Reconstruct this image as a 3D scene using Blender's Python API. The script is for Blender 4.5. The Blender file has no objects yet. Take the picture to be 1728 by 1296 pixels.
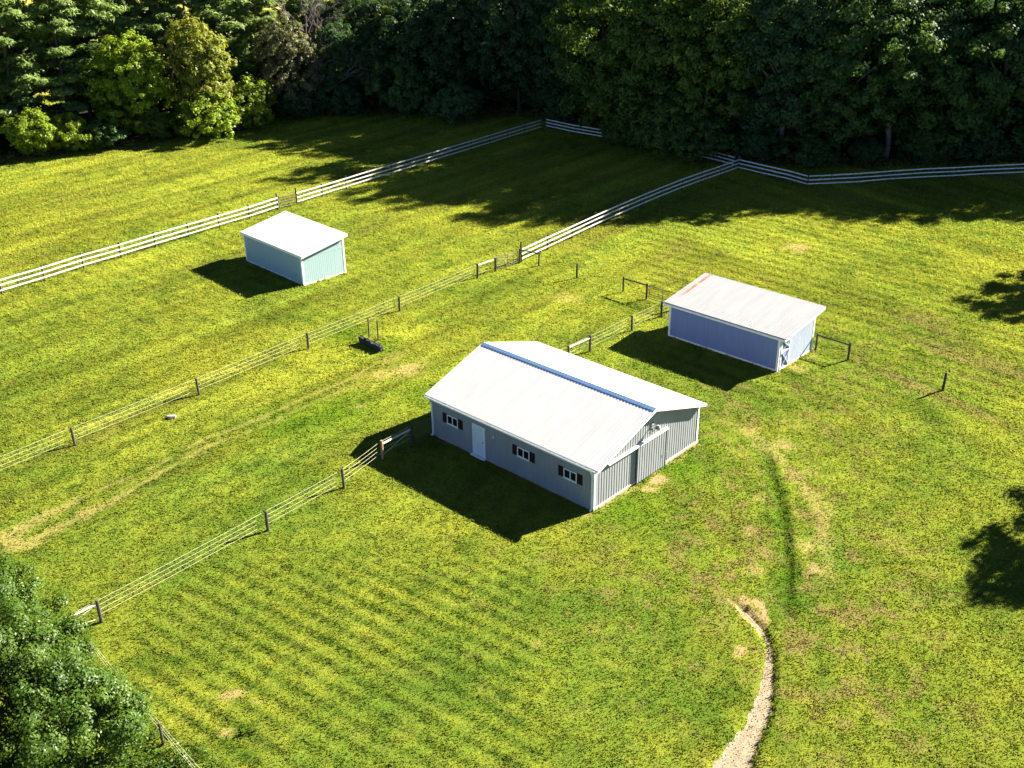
import bpy, math, random
import numpy as np
from mathutils import Vector, Matrix

scene = bpy.context.scene
COL = scene.collection
R = math.radians
rng = np.random.default_rng(7)
random.seed(7)

# ------------------------------------------------------------------ materials
def new_mat(name):
    m = bpy.data.materials.new(name)
    m.use_nodes = True
    nt = m.node_tree
    for n in list(nt.nodes):
        nt.nodes.remove(n)
    out = nt.nodes.new('ShaderNodeOutputMaterial')
    return m, nt, out

def L(nt, a, b):
    nt.links.new(a, b)

def mixcol(nt, fac, a, b):
    n = nt.nodes.new('ShaderNodeMix')
    n.data_type = 'RGBA'
    for sock, v in ((n.inputs[0], fac), (n.inputs[6], a), (n.inputs[7], b)):
        if hasattr(v, 'links'):
            L(nt, v, sock)
        elif isinstance(v, (int, float)):
            sock.default_value = v
        else:
            sock.default_value = (*v, 1)
    return n.outputs[2]

def noise(nt, scale, detail=4, rough=.6, coord='Object', vec_scale=None):
    tc = nt.nodes.new('ShaderNodeTexCoord')
    n = nt.nodes.new('ShaderNodeTexNoise')
    n.inputs['Scale'].default_value = scale
    n.inputs['Detail'].default_value = detail
    n.inputs['Roughness'].default_value = rough
    src = tc.outputs[coord]
    if vec_scale:
        mp = nt.nodes.new('ShaderNodeMapping')
        mp.inputs['Scale'].default_value = vec_scale
        L(nt, src, mp.inputs['Vector'])
        src = mp.outputs['Vector']
    L(nt, src, n.inputs['Vector'])
    return n.outputs['Fac']

def ramp(nt, fac, lo, hi):
    n = nt.nodes.new('ShaderNodeMapRange')
    n.inputs['From Min'].default_value = lo
    n.inputs['From Max'].default_value = hi
    L(nt, fac, n.inputs['Value'])
    return n.outputs['Result']

def surf_mat(name, c1, c2, scale=3., rough=.6, stretch=None, bump=0., bscale=20., spec=.3, lo=.35, hi=.65, c3=None, s3=1., lo3=.6, hi3=.75, st3=None):
    m, nt, out = new_mat(name)
    b = nt.nodes.new('ShaderNodeBsdfPrincipled')
    col = mixcol(nt, ramp(nt, noise(nt, scale, 5, .6, 'Object', stretch), lo, hi), c1, c2)
    if c3:
        col = mixcol(nt, ramp(nt, noise(nt, s3, 5, .65, 'Object', st3), lo3, hi3), col, c3)
    L(nt, col, b.inputs['Base Color'])
    b.inputs['Roughness'].default_value = rough
    b.inputs['Specular IOR Level'].default_value = spec
    if bump:
        bp = nt.nodes.new('ShaderNodeBump')
        bp.inputs['Strength'].default_value = bump
        bp.inputs['Distance'].default_value = .02
        L(nt, noise(nt, bscale, 4, .6, 'Object', stretch), bp.inputs['Height'])
        L(nt, bp.outputs['Normal'], b.inputs['Normal'])
    L(nt, b.outputs[0], out.inputs['Surface'])
    return m

def leaf_mat(name, c1, c2, trans=.4, var=.5):
    m, nt, out = new_mat(name)
    at = nt.nodes.new('ShaderNodeAttribute'); at.attribute_name = 'rnd'
    oi = nt.nodes.new('ShaderNodeObjectInfo')
    col = mixcol(nt, at.outputs['Fac'], c1, c2)
    hs = nt.nodes.new('ShaderNodeHueSaturation')
    mr = nt.nodes.new('ShaderNodeMapRange')
    mr.inputs['To Min'].default_value = 1 - var * .4
    mr.inputs['To Max'].default_value = 1 + var * .4
    L(nt, oi.outputs['Random'], mr.inputs['Value'])
    L(nt, mr.outputs['Result'], hs.inputs['Value'])
    L(nt, col, hs.inputs['Color'])
    d = nt.nodes.new('ShaderNodeBsdfDiffuse'); L(nt, hs.outputs[0], d.inputs['Color'])
    t = nt.nodes.new('ShaderNodeBsdfTranslucent')
    tcol = mixcol(nt, .5, hs.outputs[0], (c2[0] * 1.3, c2[1] * 1.2, c2[2] * .5))
    L(nt, tcol, t.inputs['Color'])
    g = nt.nodes.new('ShaderNodeBsdfGlossy'); g.inputs['Roughness'].default_value = .45
    g.inputs['Color'].default_value = (.6, .6, .6, 1)
    mx = nt.nodes.new('ShaderNodeMixShader'); mx.inputs[0].default_value = trans
    L(nt, d.outputs[0], mx.inputs[1]); L(nt, t.outputs[0], mx.inputs[2])
    m2 = nt.nodes.new('ShaderNodeMixShader'); m2.inputs[0].default_value = .02
    L(nt, mx.outputs[0], m2.inputs[1]); L(nt, g.outputs[0], m2.inputs[2])
    L(nt, m2.outputs[0], out.inputs['Surface'])
    return m

M = {}
M['white_roof'] = surf_mat('white_roof', (.556, .556, .556), (.515, .515, .515), .7, .5, (3, .6, 1), c3=(.44, .44, .43), s3=5, lo3=.66, hi3=.8, st3=(4, .35, 1), spec=.3)
M['rust_roof'] = None
M['white_trim'] = surf_mat('white_trim', (.80, .80, .80), (.68, .68, .66), 6, .5, spec=.3)
M['white_paint'] = surf_mat('white_paint', (.70, .70, .69), (.46, .455, .43), 3, .6, (1, 1, 3), c3=(.30, .28, .25), s3=4, lo3=.58, hi3=.75)
M['shade_blue_cap'] = surf_mat('shade_blue_cap', (.24, .42, .72), (.28, .46, .74), 3, .5)  # shade on the cap's near side, put into its colour
M['grey_metal'] = surf_mat('grey_metal', (.265, .28, .295), (.24, .255, .27), 1.3, .5, (1, 1, .3), c3=(.22, .225, .23), s3=4, lo3=.6, hi3=.85, st3=(2, 2, .3))
M['concrete'] = surf_mat('concrete', (.42, .39, .34), (.30, .27, .22), 9, .9, bump=.4, bscale=40)
M['door_white'] = surf_mat('door_white', (.62, .68, .72), (.58, .64, .68), 2, .45)
M['shutter'] = surf_mat('shutter', (.018, .010, .012), (.03, .014, .016), 8, .5)
M['black_metal'] = surf_mat('black_metal', (.02, .02, .02), (.035, .033, .03), 12, .45)
M['lamp_metal'] = surf_mat('lamp_metal', (.30, .30, .30), (.2, .2, .2), 12, .45)
M['blue_siding'] = surf_mat('blue_siding', (.165, .22, .42), (.14, .195, .385), 1.8, .65, (3, 3, .35), c3=(.22, .28, .45), s3=3, lo3=.58, hi3=.8, st3=(3, 3, .2))
M['pale_blue'] = surf_mat('pale_blue', (.30, .34, .42), (.22, .27, .38), 1.6, .7, (5, 5, .35), c3=(.40, .42, .46), s3=3, lo3=.5, hi3=.7, st3=(6, 6, .25))  # paler blue than the other walls, for one end wall
M['aqua_siding'] = surf_mat('aqua_siding', (.29, .40, .415), (.26, .37, .39), 1.6, .65, (3, 3, .35), c3=(.29, .42, .40), s3=3, lo3=.6, hi3=.8, st3=(3, 3, .2))
M['grey_wood'] = surf_mat('grey_wood', (.095, .08, .065), (.045, .038, .03), 14, .85, (4, 4, .6), bump=.5, bscale=30)
M['brown_wood'] = surf_mat('brown_wood', (.40, .24, .12), (.28, .16, .08), 10, .8, (4, 4, .6), bump=.4)
M['pale_wood'] = surf_mat('pale_wood', (.62, .56, .46), (.45, .40, .32), 8, .8, (2, 2, 2), bump=.3)
M['tan_post'] = surf_mat('tan_post', (.13, .11, .08), (.07, .06, .045), 10, .85, (4, 4, .6), bump=.4)
M['dark_wood'] = surf_mat('dark_wood', (.05, .043, .038), (.028, .024, .022), 12, .85, (4, 4, .6), bump=.5)
M['tape'] = surf_mat('tape', (.72, .70, .46), (.6, .58, .36), 20, .6)
M['gate_steel'] = surf_mat('gate_steel', (.10, .095, .09), (.06, .055, .05), 9, .5)
M['gate_brown'] = surf_mat('gate_brown', (.30, .24, .15), (.20, .16, .10), 9, .6)
M['slab'] = surf_mat('slab', (.045, .047, .055), (.02, .02, .024), 5, .85, bump=.8, bscale=9)
M['rock'] = surf_mat('rock', (.36, .32, .28), (.15, .12, .10), 6, .9, bump=.8, bscale=12)
M['bark'] = surf_mat('bark', (.11, .085, .06), (.055, .042, .03), 5, .9, (3, 3, .5), bump=.7, bscale=12)
M['pale_bark'] = surf_mat('pale_bark', (.24, .21, .17), (.14, .12, .09), 4, .9, (3, 3, .6), bump=.5, bscale=12)
M['bare_bark'] = surf_mat('bare_bark', (.17, .13, .13), (.11, .085, .085), 4, .9)

m, nt, out = new_mat('window_glass')
b = nt.nodes.new('ShaderNodeBsdfPrincipled')
L(nt, mixcol(nt, noise(nt, 2.5), (.006, .007, .009), (.015, .016, .018)), b.inputs['Base Color'])
b.inputs['Roughness'].default_value = .12
L(nt, b.outputs[0], out.inputs['Surface']); M['glass'] = m

M['leaf_oak'] = leaf_mat('leaf_oak', (.032, .082, .024), (.088, .150, .032), .42)
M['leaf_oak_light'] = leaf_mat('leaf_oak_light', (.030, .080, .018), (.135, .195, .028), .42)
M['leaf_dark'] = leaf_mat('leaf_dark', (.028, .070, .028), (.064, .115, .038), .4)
M['leaf_bright'] = leaf_mat('leaf_bright', (.115, .195, .012), (.235, .315, .022), .45)
M['leaf_olive'] = leaf_mat('leaf_olive', (.13, .18, .022), (.29, .31, .045), .45)
M['leaf_grey'] = leaf_mat('leaf_grey', (.10, .115, .055), (.20, .20, .10), .35)
M['leaf_pine'] = leaf_mat('leaf_pine', (.080, .150, .042), (.21, .28, .075), .42)
M['leaf_near'] = leaf_mat('leaf_near', (.020, .058, .005), (.088, .142, .016), .35)
M['leaf_willow'] = leaf_mat('leaf_willow', (.05, .105, .035), (.10, .16, .06), .35)
M['leaf_brown'] = leaf_mat('leaf_brown', (.08, .05, .03), (.15, .09, .06), .3)
M['leaf_weed'] = leaf_mat('leaf_weed', (.045, .065, .012), (.12, .12, .03), .4)

# ------------------------------------------------------------------ helpers
def obj(name, verts, faces, mat, parent=None, loc=(0, 0, 0), smooth=False):
    me = bpy.data.meshes.new(name)
    me.from_pydata([tuple(v) for v in verts], [], faces)
    me.materials.append(mat)
    if smooth:
        me.polygons.foreach_set('use_smooth', [True] * len(me.polygons))
    me.update()
    o = bpy.data.objects.new(name, me)
    COL.objects.link(o)
    o.location = loc
    if parent:
        o.parent = parent
    return o

class MB:
    def __init__(s):
        s.v = []; s.f = []
    def add(s, vs, fs):
        n = len(s.v)
        s.v += [Vector(v) for v in vs]
        s.f += [tuple(i + n for i in f) for f in fs]
        return s
    def box(s, x0, x1, y0, y1, z0, z1):
        return s.add([(x0, y0, z0), (x1, y0, z0), (x1, y1, z0), (x0, y1, z0), (x0, y0, z1), (x1, y0, z1), (x1, y1, z1), (x0, y1, z1)],
                     [(3, 2, 1, 0), (4, 5, 6, 7), (0, 1, 5, 4), (1, 2, 6, 5), (2, 3, 7, 6), (3, 0, 4, 7)])
    def bar(s, p, q, w, h, up=(0, 0, 1)):
        p, q = Vector(p), Vector(q)
        d = (q - p).normalized()
        side = d.cross(Vector(up))
        if side.length < 1e-4:
            side = d.cross(Vector((0, 1, 0)))
        side.normalize()
        u = side.cross(d)
        a, bb = side * w / 2, u * h / 2
        vs = [p - a - bb, p + a - bb, p + a + bb, p - a + bb, q - a - bb, q + a - bb, q + a + bb, q - a + bb]
        return s.add(vs, [(0, 1, 2, 3), (7, 6, 5, 4), (0, 4, 5, 1), (1, 5, 6, 2), (2, 6, 7, 3), (3, 7, 4, 0)])
    def tube(s, p, q, r0, r1=None, n=8):
        r1 = r0 if r1 is None else r1
        p, q = Vector(p), Vector(q)
        d = (q - p).normalized()
        a = d.orthogonal().normalized(); c = d.cross(a)
        vs = []
        for pt, r in ((p, r0), (q, r1)):
            for k in range(n):
                t = 2 * math.pi * k / n
                vs.append(pt + a * r * math.cos(t) + c * r * math.sin(t))
        fs = [(k, (k + 1) % n, n + (k + 1) % n, n + k) for k in range(n)]
        fs += [tuple(range(n - 1, -1, -1)), tuple(range(n, 2 * n))]
        return s.add(vs, fs)
    def prism(s, poly, e):
        """poly: 3-D outline, extruded by vector e"""
        n = len(poly); e = Vector(e)
        vs = [Vector(p) for p in poly] + [Vector(p) + e for p in poly]
        fs = [tuple(range(n - 1, -1, -1)), tuple(range(n, 2 * n))]
        fs += [(k, (k + 1) % n, n + (k + 1) % n, n + k) for k in range(n)]
        return s.add(vs, fs)
    def build(s, name, mat, parent=None, loc=(0, 0, 0), smooth=False):
        return obj(name, s.v, s.f, mat, parent, loc, smooth)

def tag(o, label=None, cat=None, group=None, kind=None):
    if label: o['label'] = label
    if cat: o['category'] = cat
    if group: o['group'] = group
    if kind: o['kind'] = kind
    return o

def empty(name, loc, rz=0, label=None, cat=None, group=None):
    o = bpy.data.objects.new(name, None)
    COL.objects.link(o)
    o.location = loc
    o.rotation_euler = (0, 0, rz)
    o.empty_display_size = .2
    return tag(o, label, cat, group)

# numpy value noise (2-D)
def hash2(ix, iy, seed):
    n = (ix.astype(np.int64) * 374761393 + iy.astype(np.int64) * 668265263 + seed * 144269) & 0x7fffffff
    n = ((n ^ (n >> 13)) * 1274126177) & 0x7fffffff
    n = n ^ (n >> 16)
    return (n & 0xffff) / 65535.
def vnoise(x, y, scale, seed=0):
    x = np.asarray(x) * scale; y = np.asarray(y) * scale
    ix = np.floor(x); iy = np.floor(y)
    fx = x - ix; fy = y - iy
    fx = fx * fx * (3 - 2 * fx); fy = fy * fy * (3 - 2 * fy)
    a = hash2(ix, iy, seed); b_ = hash2(ix + 1, iy, seed); c = hash2(ix, iy + 1, seed); d = hash2(ix + 1, iy + 1, seed)
    return a + (b_ - a) * fx + (c - a) * fy + (a - b_ - c + d) * fx * fy
def fbm(x, y, scale, seed=0, oct=4, gain=.5):
    s = 0; a = 1; t = 0
    for k in range(oct):
        ang = .6 * k
        xr = x * math.cos(ang) - y * math.sin(ang); yr = x * math.sin(ang) + y * math.cos(ang)
        s = s + a * vnoise(xr + 31.7 * k, yr - 17.3 * k, scale * 2 ** k, seed + k)
        t += a; a *= gain
    return s / t
def sstep(a, b_, v):
    t = np.clip((v - a) / (b_ - a), 0, 1)
    return t * t * (3 - 2 * t)
def polydist(x, y, pts):
    """distance to a polyline, position along it 0..1 and signed side"""
    best = np.full(np.shape(x), 1e9); tt = np.zeros(np.shape(x)); side = np.zeros(np.shape(x))
    n = len(pts) - 1
    for k in range(n):
        ax, ay = pts[k]; bx, by = pts[k + 1]
        dx, dy = bx - ax, by - ay
        t = np.clip(((x - ax) * dx + (y - ay) * dy) / (dx * dx + dy * dy), 0, 1)
        d = np.hypot(x - ax - t * dx, y - ay - t * dy)
        s = np.sign((x - ax) * dy - (y - ay) * dx)
        m_ = d < best
        best = np.where(m_, d, best); tt = np.where(m_, (k + t) / n, tt); side = np.where(m_, s, side)
    return best, tt, side

# ------------------------------------------------------------------ the ground
RUT1 = [(-27.2, 46.2), (-26.3, 47.9), (-24.5, 50.0), (-21.5, 53.1), (-19.4, 56.4), (-16.6, 58.8), (-13.7, 62.2), (-11.3, 64.6), (-9.5, 67.4)]
RUT2 = [(-26.3, 44.9), (-25.3, 46.4), (-22.4, 49.9), (-21.0, 52.4), (-18.8, 55.7), (-16.0, 58.0), (-12.8, 61.6), (-10.4, 64.1)]
RUT3 = [(12.5, 59.5), (14.6, 56.6), (15.9, 53.5), (16.6, 50), (16.7, 47), (16.2, 44), (15.3, 41), (14.4, 38)]
FORK = [[(11.45, 37.6), (11.75, 38.6), (11.9, 39.8)], [(11.2, 38.2), (10.75, 39.3), (10.25, 40.1)], [(11.4, 37.6), (11.0, 38.9), (11.1, 40.3)]]
DITCH = [(15.2, 55), (14.99, 52.1), (14.84, 49.5), (14.47, 46.6), (13.92, 43.4), (13.12, 40.1), (12.5, 38.9)]
GRAV = [(7.2, 27.6, .95), (8.1, 29.0, .80), (8.95, 30.5, .54), (9.75, 31.7, .36), (10.3, 32.8, .38), (10.82, 34.1, .23), (11.34, 35.8, .15), (11.56, 36.8, .10), (11.5, 37.7, .09), (11.15, 38.7, .08), (10.82, 39.5, .04)]
TREELINE = [(-90, 112), (-75, 118), (-61.5, 124.3), (-55.9, 128.6), (-49.1, 131), (-43.3, 136), (-37, 142), (-32, 145.5), (-26.8, 148.5), (-18, 148.5), (-11, 147.5), (-4.7, 147), (3.4, 146), (9, 140), (14, 132), (19, 126), (24, 122.5), (31, 118), (39.7, 117), (47, 117.8), (60.3, 119), (75, 117), (95, 112)]
BUILD = [(-4.96, 56.63, .7555, 12.83, 10.02), (11.795, 71.272, .7642, 9.24, 4.75), (-23.84, 89.116, .8005, 9.02, 4.40)]

def wood_depth(x, y):
    """> 0 inside the wood, metres behind the tree line (approx.)"""
    tx = np.array([p[0] for p in TREELINE]); ty = np.array([p[1] for p in TREELINE])
    return y - np.interp(x, tx, ty)

def grav_field(x, y):
    d, t, s = polydist(x, y, [(g[0], g[1]) for g in GRAV])
    w = np.interp(t * (len(GRAV) - 1), np.arange(len(GRAV)), [g[2] for g in GRAV])
    return d, w, s

def height(x, y):
    z = .10 * (fbm(x, y, .05, 3, 2) - .5) * 0 + .05 * (fbm(x, y, .35, 5, 3) - .5)
    d, t, s = polydist(x, y, DITCH)
    d = d + .12 * (vnoise(x, y, 1.1, 33) - .5)
    fade = sstep(0, .12, t) * (1 - sstep(.9, 1, t))
    z = z - .075 * fade * np.exp(-(d / .34) ** 2) + .07 * fade * np.exp(-((d - .55) / .35) ** 2) * (s < 0)
    for P in (RUT1, RUT2):
        d, t, s = polydist(x, y, P)
        z = z - .045 * np.exp(-(d / .22) ** 2)
    d, w, s = grav_field(x, y)
    z = z - .14 * (1 - sstep(w * .8, w + .28, d))
    # low bank behind the dark slab, trodden hollow before it
    z = z + .32 * np.exp(-(((x + 9.4) / 1.3) ** 2 + ((y - 71.1) / 1.2) ** 2))
    wd = wood_depth(x, y)
    z = z + .25 * sstep(4, 25, wd) * (fbm(x, y, .2, 9, 3) - .3)
    return z

PATCH = [(26.5, 90.2, 1.8, .8), (8.4, 51.0, .62, 1.5), (7.75, 50.1, .35, .8), (3.98, 47.4, .4, 1), (4.9, 48.1, .35, .8), (4.25, 78.8, 1.6, .55), (-4.2, 60.4, .6, .4), (12.5, 45.6, .6, .8), (12.6, 44.0, .6, .6), (12.2, 42.3, .6, .6), (10.15, 36.4, .42, 1.0),
         (16.4, 54.8, 1.0, .7), (17.0, 47.7, 1.0, .5), (15.1, 42.4, .5, .9), (15.2, 44.2, .5, .7), (27.6, 61.7, 1.2, .35), (-9.4, 64.9, 1.5, .7), (-7.6, 66.2, 1.4, .75), (-8.4, 68.3, .9, .6), (-9.0, 67.5, .5, .8), (6.2, 91.5, 1.5, .45), (-10.2, 60.4, .5, .8), (5.4, 46.5, .35, .6),
         (9.5, 65.2, .6, .4), (19.9, 65.6, .8, .7), (21.0, 66.6, .6, .8), (21.5, 67.3, .5, .8), (-12.3, 34.1, .32, .9), (-11.2, 33.6, .2, .8), (-10.2, 36.0, .2, .5), (-8.6, 35.0, .2, .6), (-12.0, 32.0, .4, .7), (2.9, 41.8, .35, .7), (1.0, 37.0, .35, .5), (14, 49, .6, .5), (17.5, 52, 1.2, .5), (18.5, 57.5, 1.6, .45), (-25.6, 57, 1.2, .35),
         (11.2, 39.0, .55, 1.0), (11.75, 38.5, .42, 1.0), (11.5, 39.8, .5, .8), (12.2, 39.4, .4, .6), (10.2, 40.6, .4, .5)]

def bare_mask(x, y):
    w1 = fbm(x, y, .9, 21, 4, .6)
    w2 = fbm(x, y, .22, 22, 3)
    b_ = np.zeros(np.shape(x))
    for px, py, r, s in PATCH:
        d = np.hypot(x - px, y - py)
        b_ = np.maximum(b_, s * .8 * (1 - sstep(.1, 1.5, d / r + (w1 - .5) * 2.6)))
    for P, st in ((RUT1, 1.), (RUT2, 1.)):
        d, t, s = polydist(x, y, P)
        near = .50 - .12 * sstep(.2, .8, t)
        wd = .20 + .42 * (1 - sstep(.0, .35, t))
        b_ = np.maximum(b_, st * near * (1 - sstep(.5, 1.5, d / wd + (w1 - .5) * 3.4)))
    d, t, s = polydist(x, y, RUT3)
    b_ = np.maximum(b_, .42 * (1 - sstep(.3, 1.5, d / .55 + (w1 - .5) * 3.2)) * sstep(0, .15, t) * (1 - sstep(.75, 1, t)))
    for P in FORK:
        d, t, s = polydist(x, y, P)
        b_ = np.maximum(b_, .8 * (1 - sstep(.4, 1.4, d / .17 + (w1 - .5) * 2.4)))
    for ax, ay, yaw, l_, w_ in BUILD:
        dx, dy = x - ax, y - ay
        lx = dx * math.cos(yaw) - dy * math.sin(yaw); ly = dx * math.sin(yaw) + dy * math.cos(yaw)
        de = np.hypot(np.maximum(0, np.maximum(-lx, lx - l_)), np.maximum(0, np.maximum(-ly, ly - w_)))
        b_ = np.maximum(b_, .50 * (1 - sstep(.1, .45, de + (w1 - .45) * 1.3)))
    return np.clip(b_, 0, 1)

def in_build(x, y, grow=0.):
    m_ = np.zeros(np.shape(x), bool)
    for ax, ay, yaw, l, w in BUILD:
        dx, dy = x - ax, y - ay
        lx = dx * math.cos(yaw) - dy * math.sin(yaw); ly = dx * math.sin(yaw) + dy * math.cos(yaw)
        m_ |= (lx > -grow) & (lx < l + grow) & (ly > -grow) & (ly < w + grow)
    return m_

C_GREEN = np.array((.112, .178, .021)); C_YEL = np.array((.248, .268, .030)); C_DARK = np.array((.050, .100, .012)); C_STRAW = np.array((.27, .215, .075)); C_SOIL = np.array((.31, .205, .115)); C_LITTER = np.array((.022, .022, .010))
def lerp(a, b_, t):
    return a + (b_ - a) * np.asarray(t)[..., None]

def stripes(x, y):
    s = np.zeros(np.shape(x))
    wob = (fbm(x, y, .12, 41, 2) - .5) * .22
    for nx, ny, per, x0, x1, y0, y1, amp in ((.59, .81, .98, -19, 2.5, 26, 46, .9), (.66, .75, 1.5, 10, 40, 58, 105, .55), (.64, .77, 1.6, -45, -8, 72, 104, .30), (.78, -.62, 1.6, -30, -8, 46, 66, .35)):
        m_ = sstep(x0, x0 + 3, x) * (1 - sstep(x1 - 3, x1, x)) * sstep(y0, y0 + 3, y) * (1 - sstep(y1 - 4, y1, y))
        d = (x * nx + y * ny) + wob
        s = s + amp * m_ * np.sin(d * 2 * math.pi / per)
    return s

def lawn_colour(x, y):
    n1 = fbm(x, y, .06, 11, 3); n2 = fbm(x, y, .30, 12, 4, .6); n3 = fbm(x, y, 1.6, 13, 3, .6)
    # yellow share grows to the right, and with distance to paint in backlight
    far = sstep(32, 80, y) * .34 + sstep(14, 35, x) * .18
    t = np.clip(.42 + far + (n1 - .5) * 1.2 + (n2 - .5) * .9 + (n3 - .5) * .8, 0, 1)
    c = lerp(C_GREEN, np.broadcast_to(C_YEL, (*np.shape(x), 3)), t)
    st = stripes(x, y)
    dk = np.clip(.75 * np.clip(-st, 0, 2) * (.5 + n2) + sstep(.56, .75, fbm(x, y, .45, 14, 4, .65)) * .42, 0, 1)
    c = lerp(c, np.broadcast_to(C_DARK, c.shape), dk)
    c = c * (1 + .12 * np.clip(st, 0, 1))[..., None]
    # streaks left by mower and hay rake, along the mowing direction of each field
    rt = sstep(2, 14, x - .25 * (y - 60))
    for (ux, uy), msk, sd_ in (((.64, .77), 1 - rt, 71), ((.55, -.835), rt, 75)):
        a_, b2 = x * ux + y * uy, x * uy - y * ux
        k1 = fbm(a_ * .10, b2 + .8 * fbm(x, y, .05, sd_ + 1, 2), .62, sd_, 4, .65) - .5
        k1 = k1 * (.35 + .65 * sstep(40, 62, y))
        c = c * (1 + np.clip(1.15 * k1, -.3, .35) * msk)[..., None]
        c = lerp(c, np.broadcast_to(C_STRAW, c.shape), np.clip((-k1 - .07) * 4.5, 0, .6) * msk * (.25 + .75 * rt) * sstep(.42, .62, fbm(x, y, .09, sd_ + 2, 3)))
    # dry straw speckle, strongest in the worn zone right of the barn
    zone = np.exp(-(((x - 14) / 6.5) ** 2 + ((y - 44) / 17) ** 2)) * .9 + .35 * np.exp(-(((x - 25) / 9) ** 2 + ((y - 66) / 14) ** 2)) + .35 * np.exp(-(((x - 3) / 6) ** 2 + ((y - 42) / 7) ** 2)) + .12
    sp = sstep(.56, .80, fbm(x, y, 1.1, 15, 4, .7) + .10 * zone) * zone
    c = lerp(c, np.broadcast_to(C_STRAW * .8, c.shape), np.clip(sp, 0, .8))
    # deep green growth in the ditch and where water stands
    d, tt, s = polydist(x, y, DITCH)
    c = lerp(c, np.broadcast_to(np.array((.055, .135, .008)), c.shape), (.6 * np.exp(-((d - .15) / .45) ** 2)))
    for gx, gy, gr in ((-15.0, 58.4, 2.2), (-11.5, 60.0, 2.6), (9.9, 52.8, 2.4), (6, 48.2, 2.5), (-9.5, 69.6, 1.2), (-6.0, 62.5, 2.0), (-12.5, 72.5, 2)):
        c = lerp(c, np.broadcast_to(np.array((.070, .165, .008)), c.shape), .65 * np.exp(-(((x - gx) ** 2 + (y - gy) ** 2) / gr ** 2)))
    return c

def ground_colour(x, y):
    c = lawn_colour(x, y) * .74
    b_ = bare_mask(x, y)
    soil = lerp(C_STRAW, np.broadcast_to(C_SOIL, c.shape), sstep(.45, .9, b_))
    c = lerp(c, soil, .9 * sstep(.1, .75, b_))
    wd = wood_depth(x, y) + (fbm(x, y, .25, 17, 3) - .5) * 4
    inside = sstep(.0, 2.5, wd) * (1 - sstep(34, 44, wd + np.where(x < -25, 6, -60)))
    c = lerp(c, np.broadcast_to(C_LITTER, c.shape), inside)
    c = lerp(c, np.broadcast_to(np.array((.30, .27, .06)), c.shape), sstep(40, 60, wd))
    return c

def axis(parts):
    out_ = []
    for a, b_, st in parts:
        out_ += list(np.arange(a, b_, st))
    return np.array(out_)
def grow(a, b_, first):
    v = [a]; st = first
    while v[-1] < b_:
        v.append(v[-1] + st); st *= 1.35
    return np.array(v[1:])
gx = np.concatenate([-grow(75, 2500, 2)[::-1], axis([(-75, 5, .5), (5, 18, .16), (18, 75.1, .5)]), grow(75, 2500, 2)])
gy = np.concatenate([-grow(-18, 900, 2)[::-1], axis([(18, 27, .6), (27, 42, .14), (42, 60, .4), (60, 155, .6)]), grow(155, 2600, 2)])
X, Y = np.meshgrid(gx, gy)
fx, fy = X.ravel(), Y.ravel()
inner = 1 - sstep(70, 140, np.hypot(fx, fy - 85))
fz = height(fx, fy) * np.clip(inner, 0, 1)
gc = ground_colour(fx, fy)
nx_, ny_ = len(gx), len(gy)
idx = np.arange(nx_ * ny_).reshape(ny_, nx_)
quads = np.stack([idx[:-1, :-1], idx[:-1, 1:], idx[1:, 1:], idx[1:, :-1]], -1).reshape(-1, 4)

def np_mesh(name, V, F, mat, cols=None, rnd=None, smooth=False):
    me = bpy.data.meshes.new(name)
    k = F.shape[1]
    me.vertices.add(len(V)); me.vertices.foreach_set('co', np.ascontiguousarray(V, dtype=np.float32).ravel())
    me.loops.add(F.size); me.loops.foreach_set('vertex_index', np.ascontiguousarray(F, dtype=np.int32).ravel())
    me.polygons.add(len(F)); me.polygons.foreach_set('loop_start', np.arange(0, F.size, k, dtype=np.int32))
    if smooth:
        me.polygons.foreach_set('use_smooth', np.ones(len(F), bool))
    me.update(calc_edges=True)
    if cols is not None:
        a = me.attributes.new('col', 'FLOAT_COLOR', 'POINT')
        a.data.foreach_set('color', np.concatenate([cols, np.ones((len(cols), 1))], 1).astype(np.float32).ravel())
    if rnd is not None:
        a = me.attributes.new('rnd', 'FLOAT', 'POINT')
        a.data.foreach_set('value', rnd.astype(np.float32))
    me.materials.append(mat)
    return me

# ground material: attribute colour + fine procedural mottling + bump
m, nt, out = new_mat('meadow')
at = nt.nodes.new('ShaderNodeAttribute'); at.attribute_name = 'col'
n1 = noise(nt, 5.5, 6, .75); n2 = noise(nt, 17, 4, .7)
hs = nt.nodes.new('ShaderNodeHueSaturation')
mr = nt.nodes.new('ShaderNodeMapRange'); mr.inputs['From Min'].default_value = .3; mr.inputs['From Max'].default_value = .7; mr.inputs['To Min'].default_value = .7; mr.inputs['To Max'].default_value = 1.25
L(nt, n1, mr.inputs['Value']); L(nt, mr.outputs['Result'], hs.inputs['Value']); L(nt, at.outputs['Color'], hs.inputs['Color'])
b = nt.nodes.new('ShaderNodeBsdfDiffuse'); L(nt, hs.outputs[0], b.inputs['Color'])
bp = nt.nodes.new('ShaderNodeBump'); bp.inputs['Strength'].default_value = .6; bp.inputs['Distance'].default_value = .07
ma = nt.nodes.new('ShaderNodeMath'); ma.operation = 'ADD'; L(nt, n1, ma.inputs[0]); L(nt, n2, ma.inputs[1])
L(nt, ma.outputs[0], bp.inputs['Height']); L(nt, bp.outputs['Normal'], b.inputs['Normal'])
L(nt, b.outputs[0], out.inputs['Surface'])
M['meadow'] = m
me = np_mesh('ground', np.stack([fx, fy, fz], 1), quads, m, gc, smooth=True)
ground = bpy.data.objects.new('ground', me); COL.objects.link(ground); tag(ground, kind='structure')

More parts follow.
